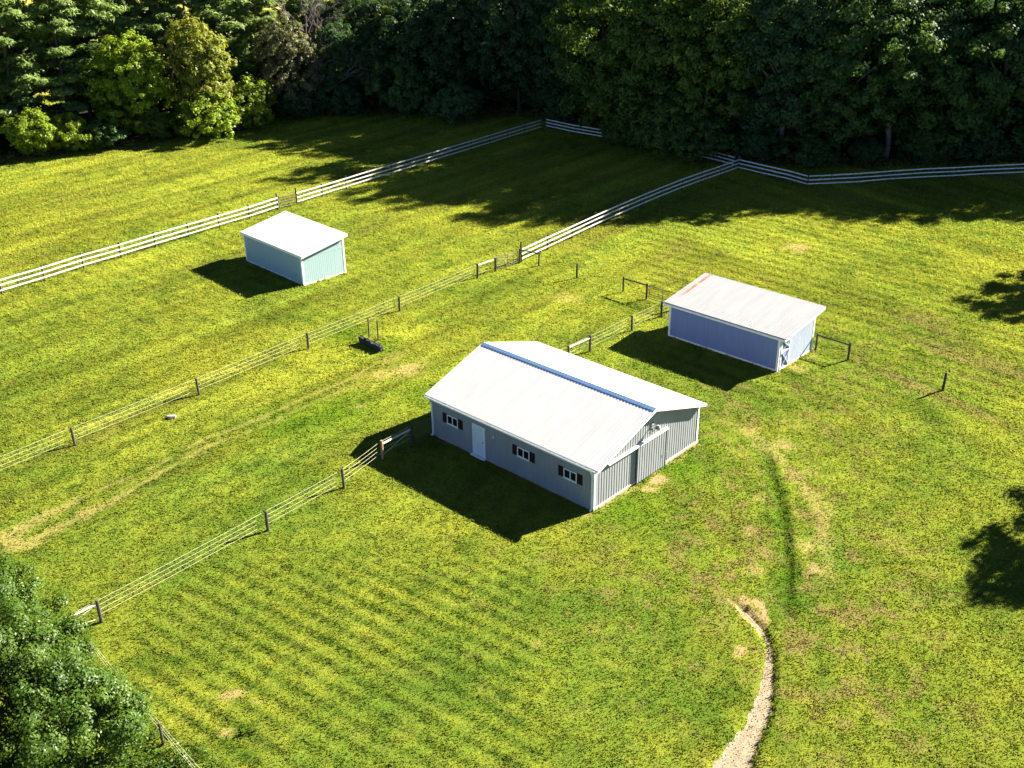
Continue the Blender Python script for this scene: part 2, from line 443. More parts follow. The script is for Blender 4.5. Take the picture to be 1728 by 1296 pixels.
# ------------------------------------------------------------------ grass blades
m, nt, out = new_mat('grass_blades')
at = nt.nodes.new('ShaderNodeAttribute'); at.attribute_name = 'col'
d = nt.nodes.new('ShaderNodeBsdfDiffuse'); L(nt, at.outputs['Color'], d.inputs['Color'])
t = nt.nodes.new('ShaderNodeBsdfTranslucent'); L(nt, at.outputs['Color'], t.inputs['Color'])
mx = nt.nodes.new('ShaderNodeMixShader'); mx.inputs[0].default_value = .5
L(nt, d.outputs[0], mx.inputs[1]); L(nt, t.outputs[0], mx.inputs[2])
L(nt, mx.outputs[0], out.inputs['Surface'])
M['grass'] = m

NB = 1_400_000
u = rng.random(NB)
y0, y1 = 22., 158.
# density falls with distance
a_ = -.35
py = (y0 ** (a_ + 1) + u * (y1 ** (a_ + 1) - y0 ** (a_ + 1))) ** (1 / (a_ + 1))
hw = .56 * (py + 12)
px = (rng.random(NB) * 2 - 1) * hw
bm = bare_mask(px, py); gd, gw, gs = grav_field(px, py)
clump = fbm(px, py, 2.4, 51, 3, .6)
keep = (rng.random(NB) > bm * .72) & (gd > gw * .95 + .05 * (rng.random(NB) - .3)) & ~in_build(px, py, .06) & (wood_depth(px, py) < 3) & (rng.random(NB) < .35 + 1.1 * clump)
px, py, clump, bm = px[keep], py[keep], clump[keep], bm[keep]
n = len(px)
dist = np.hypot(np.hypot(px, py), 32)
sc = np.clip(dist / 48, .8, 2.4)
mow = stripes(px, py)
hgt = (.025 + .050 * rng.random(n) ** 1.5) * (.4 + 1.4 * clump) * sc ** .75 * (1 - .2 * np.clip(mow, -1, 1))
dd, _, _ = polydist(px, py, DITCH)
gd, gw, gs = grav_field(px, py)
hgt *= 1 + 1.1 * np.exp(-((gd - gw) / .22) ** 2) * (gs > 0) * (py < 38)
hgt *= 1 - .5 * bm
hgt *= 1 + 1.0 * (in_build(px, py, .35) & (rng.random(n) < .6))
wid = (.023 + .025 * rng.random(n)) * sc
az = rng.random(n) * 2 * math.pi
la = rng.random(n) * 2 * math.pi; lm = hgt * (.35 + 1.3 * rng.random(n))
pz = height(px, py)
cx, sx = np.cos(az) * wid, np.sin(az) * wid
V = np.empty((n, 3, 3))
V[:, 0] = np.stack([px - cx, py - sx, pz - .01], 1)
V[:, 1] = np.stack([px + cx, py + sx, pz - .01], 1)
V[:, 2] = np.stack([px + np.cos(la) * lm, py + np.sin(la) * lm, pz + hgt], 1)
gcol = lawn_colour(px, py)
dry = sstep(.86, .98, rng.random(n) + .3 * bm + .10 * np.clip(1 - py / 60, 0, 1))[:, None]
gcol = gcol * (1 - .75 * dry) + C_STRAW * .9 * .75 * dry
var = np.clip(1.2 - py / 110, .25, 1)
gcol *= (1 + var * (.5 * rng.random(n) - .22))[:, None]
gcol *= (.84 + .38 * sstep(35, 100, py))[:, None]  # far blades lightened in colour for sun shining through them
vc = np.repeat(gcol[:, None, :], 3, 1); vc[:, :2] *= .93
me = np_mesh('grass', V.reshape(-1, 3), np.arange(3 * n).reshape(-1, 3), m, vc.reshape(-1, 3))
go = bpy.data.objects.new('grass', me); COL.objects.link(go)
tag(go, 'short mown yellow green grass over the whole paddock', 'grass', kind='stuff')

# ------------------------------------------------------------------ gravel track
m, nt, out = new_mat('gravel')
b = nt.nodes.new('ShaderNodeBsdfPrincipled'); b.inputs['Roughness'].default_value = .95; b.inputs['Specular IOR Level'].default_value = .1
c = mixcol(nt, ramp(nt, noise(nt, 26, 3, .7), .35, .65), (.29, .23, .155), (.15, .118, .08))
c = mixcol(nt, ramp(nt, noise(nt, 4, 4, .6), .45, .8), c, (.34, .275, .195))
L(nt, c, b.inputs['Base Color'])
bp = nt.nodes.new('ShaderNodeBump'); bp.inputs['Strength'].default_value = .8; bp.inputs['Distance'].default_value = .03
L(nt, noise(nt, 24, 3, .7), bp.inputs['Height']); L(nt, bp.outputs['Normal'], b.inputs['Normal'])
L(nt, b.outputs[0], out.inputs['Surface']); M['gravel'] = m
gk = np.arange(len(GRAV)); tt = np.linspace(0, len(GRAV) - 1, 150)
gX = np.interp(tt, gk, [g[0] for g in GRAV]); gY = np.interp(tt, gk, [g[1] for g in GRAV]); gW = np.interp(tt, gk, [g[2] for g in GRAV])
tx = np.gradient(gX); ty = np.gradient(gY); ln = np.hypot(tx, ty); nxv, nyv = ty / ln, -tx / ln
Vg = []; ncol = 9
for i in range(len(tt)):
    for j in range(ncol):
        s = (j / (ncol - 1) * 2 - 1)
        e = gW[i] * (1.12 + .35 * (vnoise(np.array(gX[i]), np.array(gY[i] + 50 * (s > 0)), 3.2, 61) - .5))
        x_, y_ = gX[i] + nxv[i] * s * e, gY[i] + nyv[i] * s * e
        Vg.append((x_, y_, float(height(np.array([x_]), np.array([y_]))[0]) + .022 - .012 * abs(s)))
Fg = [(i * ncol + j, i * ncol + j + 1, (i + 1) * ncol + j + 1, (i + 1) * ncol + j) for i in range(len(tt) - 1) for j in range(ncol - 1)]
path = obj('gravel_path', Vg, [tuple(reversed(f)) for f in Fg], M['gravel'], smooth=True); tag(path, kind='structure')
pm = MB()
for _ in range(900):
    i = rng.integers(0, 118); s = (rng.random() * 2 - 1) * 1.05
    x_, y_ = gX[i] + nxv[i] * s * gW[i], gY[i] + nyv[i] * s * gW[i]
    z_ = float(height(np.array([x_]), np.array([y_]))[0]) + .02
    r = .012 + .028 * rng.random() ** 2; a = rng.random() * 6.28
    vs = [(x_ + r * math.cos(a + k * 1.571) * (.7 + .5 * rng.random()), y_ + r * math.sin(a + k * 1.571) * (.7 + .5 * rng.random()), z_) for k in range(4)] + [(x_ + .3 * r, y_, z_ + r * .9)]
    pm.add(vs, [(0, 1, 4), (1, 2, 4), (2, 3, 4), (3, 0, 4)])
tag(pm.build('gravel', M['gravel']), 'loose pale pebbles scattered along the washed out gravel track', 'gravel', kind='stuff')

# ------------------------------------------------------------------ the barn
Lb, Wb = 12.83, 10.02
he, hr, oe, og = 2.79, 4.52, .17, .35
barn = empty('barn', (-4.962, 56.634, 0), -.7555, 'large grey metal barn with white gabled roof, blue shaded ridge strip and shuttered windows', 'barn')
slope = (hr - he) / (Wb / 2 + oe)
def zr(y):
    return hr - slope * abs(y - Wb / 2)
# walls, each with raised ribs
w = MB(); rib = .23
zt = zr(0) - .10
w.box(0, Lb, 0, .1, .12, zt)
k = .12
while k < Lb - .05:
    w.prism([(k - .035, 0, .13), (k + .035, 0, .13), (k + .018, -.022, .13), (k - .018, -.022, .13)], (0, 0, zt - .16)); k += rib
w.build('front_wall', M['grey_metal'], barn)
w = MB(); w.box(0, Lb, Wb - .1, Wb, .12, zt); w.build('back_wall', M['grey_metal'], barn)
for nm, x0, x1, sgn in (('gable_wall', Lb - .1, Lb, 1), ('gable_wall', 0, .1, -1)):
    g = MB()
    g.prism([(x0, .1, .12), (x0, Wb - .1, .12), (x0, Wb - .1, zr(.1) - .10), (x0, Wb / 2, hr - .10), (x0, .1, zr(.1) - .10)], (x1 - x0, 0, 0))
    xf = x1 if sgn > 0 else x0
    k = .22
    while k < Wb - .1:
        g.prism([(xf, k - .04, .13), (xf, k + .04, .13), (xf + sgn * .017, k + .02, .13), (xf + sgn * .017, k - .02, .13)], (0, 0, zr(k) - .13 - .14)); k += rib
    g.build(nm, M['grey_metal'], barn)
fd = MB(); fd.box(-.02, Lb + .02, -.02, Wb + .02, -.3, .12); fd.build('base_skirt', M['concrete'], barn)
# roof: two ribbed slopes
rf = MB(); th = .07
for s in (-1, 1):
    ye, yr = (-oe, Wb / 2) if s < 0 else (Wb + oe, Wb / 2)
    rf.prism([(-og, ye, he), (-og, yr, hr), (-og, yr, hr - th), (-og, ye, he - th)] if s < 0 else [(-og, yr, hr), (-og, ye, he), (-og, ye, he - th), (-og, yr, hr - th)], (Lb + 2 * og, 0, 0))
    k = -og + .05
    while k < Lb + og:
        rf.prism([(k - .03, ye, he + .001), (k + .03, ye, he + .001), (k + .02, ye, he + .007), (k - .02, ye, he + .007)], (0, (yr - ye) * .985, (hr - he) * .985)); k += rib
rf.build('roof', M['white_roof'], barn)
# cap painted shade blue on the near side, scalloped like rib shadow, white beyond
cp = MB(); k = -og; yc = Wb / 2
n = int((Lb + 2 * og) / (rib / 2))
stp = (Lb + 2 * og) / n
for i in range(n):
    d_ = .25 if i % 2 else .21
    x0 = -og + i * stp
    cp.prism([(x0, yc - d_, zr(yc - d_) + .030), (x0 + stp, yc - d_, zr(yc - d_) + .030), (x0 + stp, yc - .01, hr + .055), (x0, yc - .01, hr + .055)], (0, 0, -.012))
cp.build('ridge_cap', M['shade_blue_cap'], barn)
cp = MB(); cp.prism([(-og, yc - .01, hr + .058), (Lb + og, yc - .01, hr + .058), (Lb + og, yc + .24, zr(yc + .24) + .032), (-og, yc + .24, zr(yc + .24) + .032)], (0, 0, -.012))
cp.build('ridge_flashing', M['white_trim'], barn)
# rake trim, gutters, downspouts, corner trim
for x0 in (-og - .025, Lb + og):
    t_ = MB()
    for s in (-1, 1):
        ye = -oe if s < 0 else Wb + oe
        t_.prism([(x0, ye, he - .16), (x0, ye, he + .03), (x0, yc, hr + .03), (x0, yc, hr - .16)], (.025, 0, 0))
    t_.build('rake_trim', M['white_trim'], barn)
for yy in (-oe - .12, Wb + oe):
    g = MB()
    g.box(-og, Lb + og, yy, yy + .015, he - .15, he - .045); g.box(-og, Lb + og, yy + .105, yy + .118, he - .15, he - .03); g.box(-og, Lb + og, yy + .015, yy + .105, he - .15, he - .135)
    g.box(-og - .012, -og, yy, yy + .118, he - .15, he - .045); g.box(Lb + og, Lb + og + .012, yy, yy + .118, he - .15, he - .045)
    g.build('gutter', M['white_trim'], barn)
for xx in (.02, Lb - .12):
    for yy, s in ((-.10, -1), (Wb + .02, 1)):
        d_ = MB(); d_.box(xx, xx + .09, yy, yy + .08, .15, 2.3)
        d_.bar((xx + .045, yy + .04, 2.3), (xx + .045, (-oe - .06) if s < 0 else Wb + oe + .06, he - .16), .09, .08)
        d_.bar((xx + .045, yy + .04, .18), (xx + .045, yy + .04 + s * .16, .10), .09, .07)
        d_.build('downspout', M['white_trim'], barn)
for xx, sx_ in ((0, -1), (Lb, 1)):
    for yy, sy_ in ((0, -1), (Wb, 1)):
        c_ = MB()
        xa, xb = (xx - .03, xx + .12) if sx_ < 0 else (xx - .12, xx + .035)
        ya, yb = (yy - .028, yy) if sy_ < 0 else (yy, yy + .028)
        c_.box(xa, xb, ya, yb, .125, zt - .02)
        xa, xb = (xx - .03, xx) if sx_ < 0 else (xx, xx + .035)
        ya, yb = (yy, yy + .13) if sy_ < 0 else (yy - .13, yy)
        c_.box(xa, xb, ya, yb, .125, zt - .02)
        c_.build('corner_trim', M['white_trim'], barn)
# windows with shutters on the front wall
for xc in (1.84, 7.665, 11.17):
    f = MB(); x0, x1, z0, z1, t_ = xc - .47, xc + .47, 1.36, 1.97, .055
    f.box(x0, x1, -.06, -.0, z0, z0 + t_); f.box(x0, x1, -.06, 0, z1 - t_, z1)
    f.box(x0, x0 + t_, -.058, 0, z0 + t_, z1 - t_); f.box(x1 - t_, x1, -.058, 0, z0 + t_, z1 - t_); f.box(xc - .03, xc + .03, -.054, 0, z0 + t_, z1 - t_)
    win = f.build('window', M['white_trim'], barn)
    MB().box(x0 + t_, x1 - t_, -.03, -.026, z0 + t_, z1 - t_).build('pane', M['glass'], win)
    MB().box(x0 - .03, x1 + .03, -.085, -.06, z0 - .03, z0 + .01).build('sill', M['white_trim'], win)
    for a in (x0 - .385, x1 + .015):
        s = MB(); s.box(a, a + .37, -.03, 0, z0 - .02, z1 + .02)
        s.box(a, a + .05, -.045, -.03, z0 - .02, z1 + .02); s.box(a + .32, a + .37, -.045, -.03, z0 - .02, z1 + .02)
        for j in range(9):
            zz = z0 + .02 + j * .066
            s.add([(a + .05, -.03, zz), (a + .32, -.03, zz), (a + .32, -.044, zz + .05), (a + .05, -.044, zz + .05)], [(0, 1, 2, 3)])
        s.build('shutter', M['shutter'], win)
# white entrance door
d_ = MB(); d_.box(3.66, 4.50, -.035, 0, .14, 2.10)
for z0, z1 in ((.3, .95), (1.1, 1.95)):
    for x0 in (3.76, 4.13):
        d_.box(x0, x0 + .27, -.042, -.035, z0, z1)
dr = d_.build('door', M['door_white'], barn)
f = MB(); f.box(3.56, 3.66, -.065, 0, .12, 2.2); f.box(4.50, 4.60, -.065, 0, .12, 2.2); f.box(3.66, 4.50, -.065, 0, 2.10, 2.2); f.box(3.5, 4.66, -.25, 0, .06, .135)
f.build('door_frame', M['white_trim'], dr)
MB().tube((4.43, -.035, 1.15), (4.43, -.075, 1.15), .018, .018).tube((4.43, -.075, 1.15), (4.43, -.11, 1.15), .034, .028, 10).build('door_handle', M['black_metal'], dr)
MB().box(5.24, 5.32, -.06, -.02, 1.78, 1.92).box(5.25, 5.31, -.075, -.06, 1.8, 1.86).build('outlet_box', M['white_trim'], barn)
# sliding door on the right gable
x0 = Lb + .03
tr = MB(); tr.box(x0, x0 + .125, 1.1, 6.66, 2.52, 2.54); tr.prism([(x0, 1.1, 2.54), (x0 + .125, 1.1, 2.54), (x0 + .11, 1.1, 2.56), (x0, 1.1, 2.60)], (0, 5.56, 0)); tr.box(x0 + .112, x0 + .125, 1.1, 6.66, 2.47, 2.52)
trk = tr.build('door_track', M['white_trim'], barn)
sd = MB(); sd.box(x0 + .06, x0 + .11, 3.80, 6.50, .10, 2.50)
k = 3.98
while k < 6.45:
    sd.prism([(x0 + .11, k - .04, .12), (x0 + .11, k + .04, .12), (x0 + .127, k + .02, .12), (x0 + .127, k - .02, .12)], (0, 0, 2.34)); k += rib
sl = sd.build('sliding_door', M['grey_metal'], barn)
MB().box(x0 + .055, x0 + .14, 6.50, 6.555, .10, 2.5).build('door_edge', M['grey_metal'], sl)
MB().box(x0 + .055, x0 + .14, 3.75, 3.80, .10, 2.5).build('door_edge', M['grey_metal'], sl)
MB().tube((x0 + .2, 6.40, .9), (x0 + .2, 6.40, 1.1), .012).tube((x0 + .13, 6.40, .91), (x0 + .2, 6.40, .91), .01).tube((x0 + .13, 6.40, 1.09), (x0 + .2, 6.40, 1.09), .01).build('door_handle', M['lamp_metal'], sl)
MB().box(Lb + .005, Lb + .045, .14, 9.86, .12, .20).build('bottom_rail', M['pale_wood'], barn)
# yard lamp above the track
lm = MB(); lm.box(Lb + .0, Lb + .06, 5.06, 5.32, 3.12, 3.42); lm.bar((Lb + .06, 5.19, 3.3), (Lb + .42, 5.19, 3.36), .05, .05)
lm.tube((Lb + .42, 5.19, 3.42), (Lb + .42, 5.19, 3.22), .07, .19, 12)
lamp = lm.build('yard_lamp', M['lamp_metal'], barn)
MB().tube((Lb + .42, 5.19, 3.215), (Lb + .42, 5.19, 3.08), .10, .06, 10).build('bulb_cover', M['white_trim'], lamp)
cn = MB()
pr = None
for j in range(13):
    a = j / 12 * 2 * math.pi
    q = (Lb + .045, 5.25 + .15 * math.sin(a), 2.95 + .15 * math.cos(a))
    if pr: cn.tube(pr, q, .014, .014, 5)
    pr = q
cn.build('coiled_cable', M['black_metal'], lamp)

# ------------------------------------------------------------------ the two run-in sheds
def shed(name, label, base, rz, l, wd, hf, hb, of, ob, og_, siding, roofm, fascia_h, end_m=None):
    s = empty(name, (*base, 0), rz, label, 'shed')
    sl_ = (hb - hf) / (wd + of + ob)
    zz = lambda y: hf + sl_ * (y + of)
    tw = .09; zf = zz(0) - .08; zb = zz(wd) - .08
    def boards_x(mb, y, sgn, z0, ztop):
        k = .14
        while k < l - .15:
            e_ = min(k + .185, l - .14)
            mb.box(k, e_, y - .012 if sgn < 0 else y, y if sgn < 0 else y + .012, z0, ztop); k += .2
    a = MB(); a.box(0, l, 0, tw, -.1, zf); boards_x(a, 0, -1, .14, zf - .01); a.build('front_wall', siding, s)
    a = MB(); a.box(0, l, wd - tw, wd, -.1, zb); boards_x(a, wd, 1, .14, zb - .01); a.build('back_wall', siding, s)
    for x_, sgn in ((0, -1), (l, 1)):
        a = MB(); xa = 0 if sgn < 0 else l - tw
        a.prism([(xa, tw, -.1), (xa, wd - tw, -.1), (xa, wd - tw, zz(wd - tw) - .08), (xa, tw, zz(tw) - .08)], (tw, 0, 0))
        k = .14
        while k < wd - .15:
            e_ = min(k + .185, wd - .14)
            xf = x_ if sgn > 0 else x_ - .012
            a.prism([(xf, k, .14), (xf, e_, .14), (xf, e_, zz(e_) - .1), (xf, k, zz(k) - .1)], (.012, 0, 0)); k += .2
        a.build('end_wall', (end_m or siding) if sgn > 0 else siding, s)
    r_ = MB(); ya, yb = -of, wd + ob
    r_.prism([(-og_, ya, hf), (-og_, yb, hb), (-og_, yb, hb - .05), (-og_, ya, hf - .05)], (l + 2 * og_, 0, 0))
    k = -og_ + .06
    while k < l + og_:
        r_.prism([(k - .03, ya, hf + .001), (k + .03, ya, hf + .001), (k + .018, ya, hf + .018), (k - .018, ya, hf + .018)], (0, yb - ya, hb - hf)); k += .23
    r_.build('roof', roofm, s)
    # boards under the roof edge
    f = MB(); f.box(-og_, l + og_, ya + .01, ya + .035, hf - .055 - fascia_h, hf - .052); f.build('fascia', M['white_trim'], s)
    f = MB(); f.box(-og_, l + og_, yb - .035, yb - .01, hb - .055 - fascia_h, hb - .052); f.build('fascia', M['white_trim'], s)
    for x_ in (-og_ + .0, l + og_ - .025):
        f = MB(); f.prism([(x_, ya + .035, hf - .053 - fascia_h * .9), (x_, ya + .035, hf - .047), (x_, yb - .035, hb - .058), (x_, yb - .035, hb - .06 - fascia_h * .9)], (.025, 0, 0)); f.build('rake_board', M['white_trim'], s)
    for x_, sx_ in ((0, -1), (l, 1)):
        for y_, sy_ in ((0, -1), (wd, 1)):
            c_ = MB()
            xa, xb = (x_ - .03, x_ + .14) if sx_ < 0 else (x_ - .14, x_ + .03)
            ya_, yb_ = (y_ - .028, y_) if sy_ < 0 else (y_, y_ + .028)
            top = (zf if sy_ < 0 else zb) - .02
            c_.box(xa, xb, ya_, yb_, .0, top)
            xa, xb = (x_ - .03, x_) if sx_ < 0 else (x_, x_ + .03)
            ya_, yb_ = (y_, y_ + .14) if sy_ < 0 else (y_ - .14, y_)
            c_.box(xa, xb, ya_, yb_, .0, top)
            c_.build('corner_trim', M['white_trim'], s)
    b_ = MB(); b_.box(.14, l - .14, -.022, 0, 0, .14); b_.build('base_board', M['white_trim'], s)
    b_ = MB(); b_.box(l, l + .022, .14, wd - .14, 0, .14); b_.build('base_board', M['white_trim'], s)
    b_ = MB(); b_.box(-.022, 0, .14, wd - .14, 0, .14); b_.build('base_board', M['white_trim'], s)
    return s, zz

# roof with an orange rust streak near its left edge
m, nt, out = new_mat('rust_streaked_roof')
b = nt.nodes.new('ShaderNodeBsdfPrincipled'); b.inputs['Roughness'].default_value = .55; b.inputs['Specular IOR Level'].default_value = .25
tc = nt.nodes.new('ShaderNodeTexCoord'); sp = nt.nodes.new('ShaderNodeSeparateXYZ'); L(nt, tc.outputs['Object'], sp.inputs[0])
base = mixcol(nt, ramp(nt, noise(nt, .7, 5, .6, 'Object', (3, .5, 1)), .35, .65), (.265, .272, .29), (.235, .24, .255))
base = mixcol(nt, ramp(nt, noise(nt, 5, 4, .6, 'Object', (4, .3, 1)), .62, .8), base, (.19, .185, .18))
def band(x0, wdt):
    a = nt.nodes.new('ShaderNodeMath'); a.operation = 'SUBTRACT'; L(nt, sp.outputs['X'], a.inputs[0]); a.inputs[1].default_value = x0
    c_ = nt.nodes.new('ShaderNodeMath'); c_.operation = 'ABSOLUTE'; L(nt, a.outputs[0], c_.inputs[0])
    return ramp(nt, c_.outputs[0], wdt, wdt * .4)
ns = ramp(nt, noise(nt, 1.1, 5, .7, 'Object', (3, 1, 1)), .36, .48)
yr_ = ramp(nt, sp.outputs['Y'], .9, 2.0)
mu = nt.nodes.new('ShaderNodeMath'); mu.operation = 'MULTIPLY'; L(nt, band(.06, .17), mu.inputs[0]); L(nt, ns, mu.inputs[1])
mu2 = nt.nodes.new('ShaderNodeMath'); mu2.operation = 'MULTIPLY'; L(nt, mu.outputs[0], mu2.inputs[0]); L(nt, yr_, mu2.inputs[1])
c = mixcol(nt, mu2.outputs[0], base, (.23, .095, .05))
mu3 = nt.nodes.new('ShaderNodeMath'); mu3.operation = 'MULTIPLY'; L(nt, band(-.25, .32), mu3.inputs[0]); L(nt, ramp(nt, noise(nt, 2.2, 5, .7), .5, .7), mu3.inputs[1])
c = mixcol(nt, mu3.outputs[0], c, (.30, .21, .17))
L(nt, c, b.inputs['Base Color']); L(nt, b.outputs[0], out.inputs['Surface']); M['rust_roof'] = m

shR, zzR = shed('shed', 'blue shed with rust streaked white roof and X braced white door', (11.795, 71.272), -.7642, 9.24, 4.75, 2.68, 3.47, .16, .40, .48, M['blue_siding'], M['rust_roof'], .20, M['pale_blue'])
# white X-braced door on the near end
x0 = 9.24 + .03
d_ = MB(); z0, z1, ya, yb = .06, 2.36, .16, 1.42
for yy in (ya, yb - .14):
    d_.box(x0, x0 + .03, yy, yy + .14, z0, z1)
for zz_ in (z0, 1.36, z1 - .11):
    d_.box(x0 + .002, x0 + .032, ya + .14, yb - .14, zz_, zz_ + .13)
for za, zb_ in ((z0 + .11, 1.36), (1.47, z1 - .11)):
    d_.bar((x0 + .010, ya + .13, za + .02), (x0 + .010, yb - .13, zb_ - .02), .018, .13, (1, 0, 0))
    d_.bar((x0 + .024, ya + .13, zb_ - .02), (x0 + .024, yb - .13, za + .02), .018, .13, (1, 0, 0))
dX = d_.build('cross_braced_door', M['white_trim'], shR)
MB().box(x0 - .012, x0 - .001, ya, yb, z0, z1).build('door_panel', M['blue_siding'], dX)
MB().tube((x0 + .03, yb - .05, 1.1), (x0 + .09, yb - .05, 1.1), .02).build('door_handle', M['black_metal'], dX)
g = MB(); g.box(-.48, 9.72, -.16 - .10, -.16 - .085, 2.53, 2.62); g.box(-.48, 9.72, -.16 - .085, -.16 - .0, 2.53, 2.545); g.build('gutter', M['white_trim'], shR)

shL, zzL = shed('shed', 'pale aqua shed with plain white roof beside the left white fence', (-23.837, 89.116), -.8005, 9.02, 4.40, 2.70, 3.53, .13, .33, .28, M['aqua_siding'], M['white_roof'], .17)
MB().box(9.02 + .012, 9.02 + .026, .16, 4.24, 2.38, 2.41).build('seam_strip', M['aqua_siding'], shL)
MB().tube((8.0, -.02, .70), (8.0, -.045, .70), .07, .06, 10).build('hole_disc', M['gate_steel'], shL)  # dark raised disc standing in for a small hole in the wall

# ------------------------------------------------------------------ fences
def gz(x, y):
    return float(height(np.array([x], float), np.array([y], float))[0])

def post_mesh(mb, x, y, z, h, r, square=False, lean=True):
    lx, ly = ((rng.random(2) - .5) * .05 * h) if lean else (0, 0)
    if square:
        mb.bar((x, y, z - .25), (x + lx, y + ly, z + h), r * 2, r * 2, (1, 0, 0))
    else:
        mb.tube((x, y, z - .25), (x + lx, y + ly, z + h - .02), r * 1.06, r * .96, 9)
        mb.tube((x + lx, y + ly, z + h - .02), (x + lx, y + ly, z + h), r * .96, r * .80, 9)
    return mb

def board_fence(name, label, pts, hp, rails, postm, group='white board fences', side=1, rail_t=.035, rail_h=.13, tall=None):
    base = Vector((pts[0][0], pts[0][1], 0))
    f = empty(name, base, 0, label, 'fence', group)
    n_ = len(pts)
    off = []
    for i in range(n_):
        a = Vector(pts[max(i - 1, 0)]); c_ = Vector(pts[min(i + 1, n_ - 1)])
        d = (c_ - a).normalized()
        off.append(Vector((d.y, -d.x)) * side * .075)
    tops = []
    for i, (x_, y_) in enumerate(pts):
        h_ = hp + (rng.random() - .5) * .07
        if tall and i in tall: h_ = tall[i]
        z_ = gz(x_, y_)
        mb = post_mesh(MB(), x_ - base.x, y_ - base.y, z_, h_, .065, True)
        mb.build('post', postm, f)
        tops.append(z_)
    for zr_ in rails:
        mb = MB()
        jz = [zr_ + (rng.random() - .5) * .035 + tops[i] for i in range(n_)]
        for i in range(n_ - 1):
            a = Vector((pts[i][0] - base.x + off[i].x, pts[i][1] - base.y + off[i].y, jz[i]))
            c_ = Vector((pts[i + 1][0] - base.x + off[i + 1].x, pts[i + 1][1] - base.y + off[i + 1].y, jz[i + 1]))
            d = (c_ - a).normalized()
            mb.bar(a + d * .003, c_ - d * .003, rail_t, rail_h * (.95 + .1 * rng.random()))
        mb.build('rail', M['white_paint'], f)
    return f

def tape_fence(name, label, pts, hp, strands, postm, group='tape fences on round posts', r=.085, post_mats=None, sag=.03, start_free=False, end_free=False, insul=True):
    base = Vector((pts[0][0], pts[0][1], 0))
    f = empty(name, base, 0, label, 'fence', group)
    n_ = len(pts); gzv = [gz(*q) for q in pts]
    for i, (x_, y_) in enumerate(pts):
        if (i == 0 and start_free) or (i == n_ - 1 and end_free):
            continue
        pm_ = post_mats.get(i, postm) if post_mats else postm
        po = post_mesh(MB(), x_ - base.x, y_ - base.y, gzv[i], hp + (rng.random() - .5) * .06, r).build('post', pm_, f)
        if insul:
            a = Vector(pts[max(i - 1, 0)]); c_ = Vector(pts[min(i + 1, n_ - 1)]); d = (c_ - a).normalized()
            for zs in strands:
                q = Vector((x_ - base.x - d.y * r, y_ - base.y + d.x * r, gzv[i] + zs))
                MB().box(q.x - .03, q.x + .03, q.y - .03, q.y + .03, q.z - .035, q.z + .035).build('insulator', M['black_metal'], po)
    for zs in strands:
        mb = MB(); prev = None
        for i in range(n_ - 1):
            a = Vector(pts[i]); c_ = Vector(pts[i + 1]); d = (c_ - a).normalized()
            sg = sag * (.6 + .8 * rng.random())
            for j in range(7):
                t_ = j / 6
                p_ = a.lerp(c_, t_)
                z_ = gzv[i] * (1 - t_) + gzv[i + 1] * t_ + zs - sg * 4 * t_ * (1 - t_)
                q = Vector((p_.x - base.x - d.y * (r + .035), p_.y - base.y + d.x * (r + .035), z_))
                if j and prev: mb.bar(prev, q, .006, .011)
                prev = q
        mb.build('strand', M['tape'], f)
    return f

def rail_between(parent, p, q, base, z, rr, mat, name='brace_rail'):
    return MB().tube((p[0] - base[0], p[1] - base[1], gz(*p) + z), (q[0] - base[0], q[1] - base[1], gz(*q) + z), rr, rr * .9, 8).build(name, mat, parent)

def gate(name, label, p, q, h, bars, mat, uprights=(0, .5, 1), z0=.18, r=.022):
    base = Vector((p[0], p[1], 0)); a = Vector((0, 0)); d = Vector((q[0] - p[0], q[1] - p[1]))
    g_ = empty(name, base, 0, label, 'gate', 'metal farm gates')
    gz0, gz1 = gz(*p), gz(*q)
    P = lambda t_, z_: (d.x * t_, d.y * t_, gz0 * (1 - t_) + gz1 * t_ + z_)
    f = MB()
    for t_ in (.03, .97):
        f.tube(P(t_, z0), P(t_, h), r * 1.15)
    f.tube(P(.03, h), P(.97, h), r * 1.15); f.tube(P(.03, z0), P(.97, z0), r * 1.15)
    f.build('gate_frame', mat, g_)
    for k_ in range(1, bars - 1):
        z_ = z0 + (h - z0) * k_ / (bars - 1)
        MB().tube(P(.04, z_), P(.96, z_), r * .8, None, 6).build('bar', mat, g_)
    for t_ in uprights[1:-1]:
        MB().tube(P(t_, z0), P(t_, h), r, None, 6).build('upright', mat, g_)
    for z_ in (z0 + .12, h - .12):
        MB().box(-.03, .10 * d.length * .3, -.03, .03, gz0 + z_ - .03, gz0 + z_ + .03).build('hinge', M['black_metal'], g_)
    return g_

F1 = [(-59.0, 62.6), (-56.7, 65.4), (-54.4, 68.1), (-52.1, 70.9), (-49.8, 73.6), (-47.5, 76.4), (-45.2, 79.1), (-42.82, 81.77), (-40.35, 84.66), (-38.07, 87.73), (-35.63, 90.45), (-33.33, 93.29), (-30.97, 96.09), (-28.67, 98.78), (-26.29, 101.53), (-24.03, 104.61)]
board_fence('board_fence', 'long white three board fence left of the metal gate, running behind the aqua shed', F1, 1.45, (.36, .80, 1.24), M['grey_wood'], tall={15: 1.75})
a, c_ = np.array((-22.34, 106.28)), np.array((4.3, 139.0))
F1b = [tuple(a + (c_ - a) * i / 12) for i in range(13)]
board_fence('board_fence', 'white three board fence from the metal gate into the dark wood corner', F1b, 1.45, (.36, .80, 1.24), M['grey_wood'], tall={0: 1.8})
F2 = [(5.1, 139.5), (8.17, 136.3), (11.3, 133.6), (14.51, 130.95), (17.0, 128.4), (19.5, 125.8), (22.0, 123.2), (24.4, 120.7), (26.05, 118.55)]
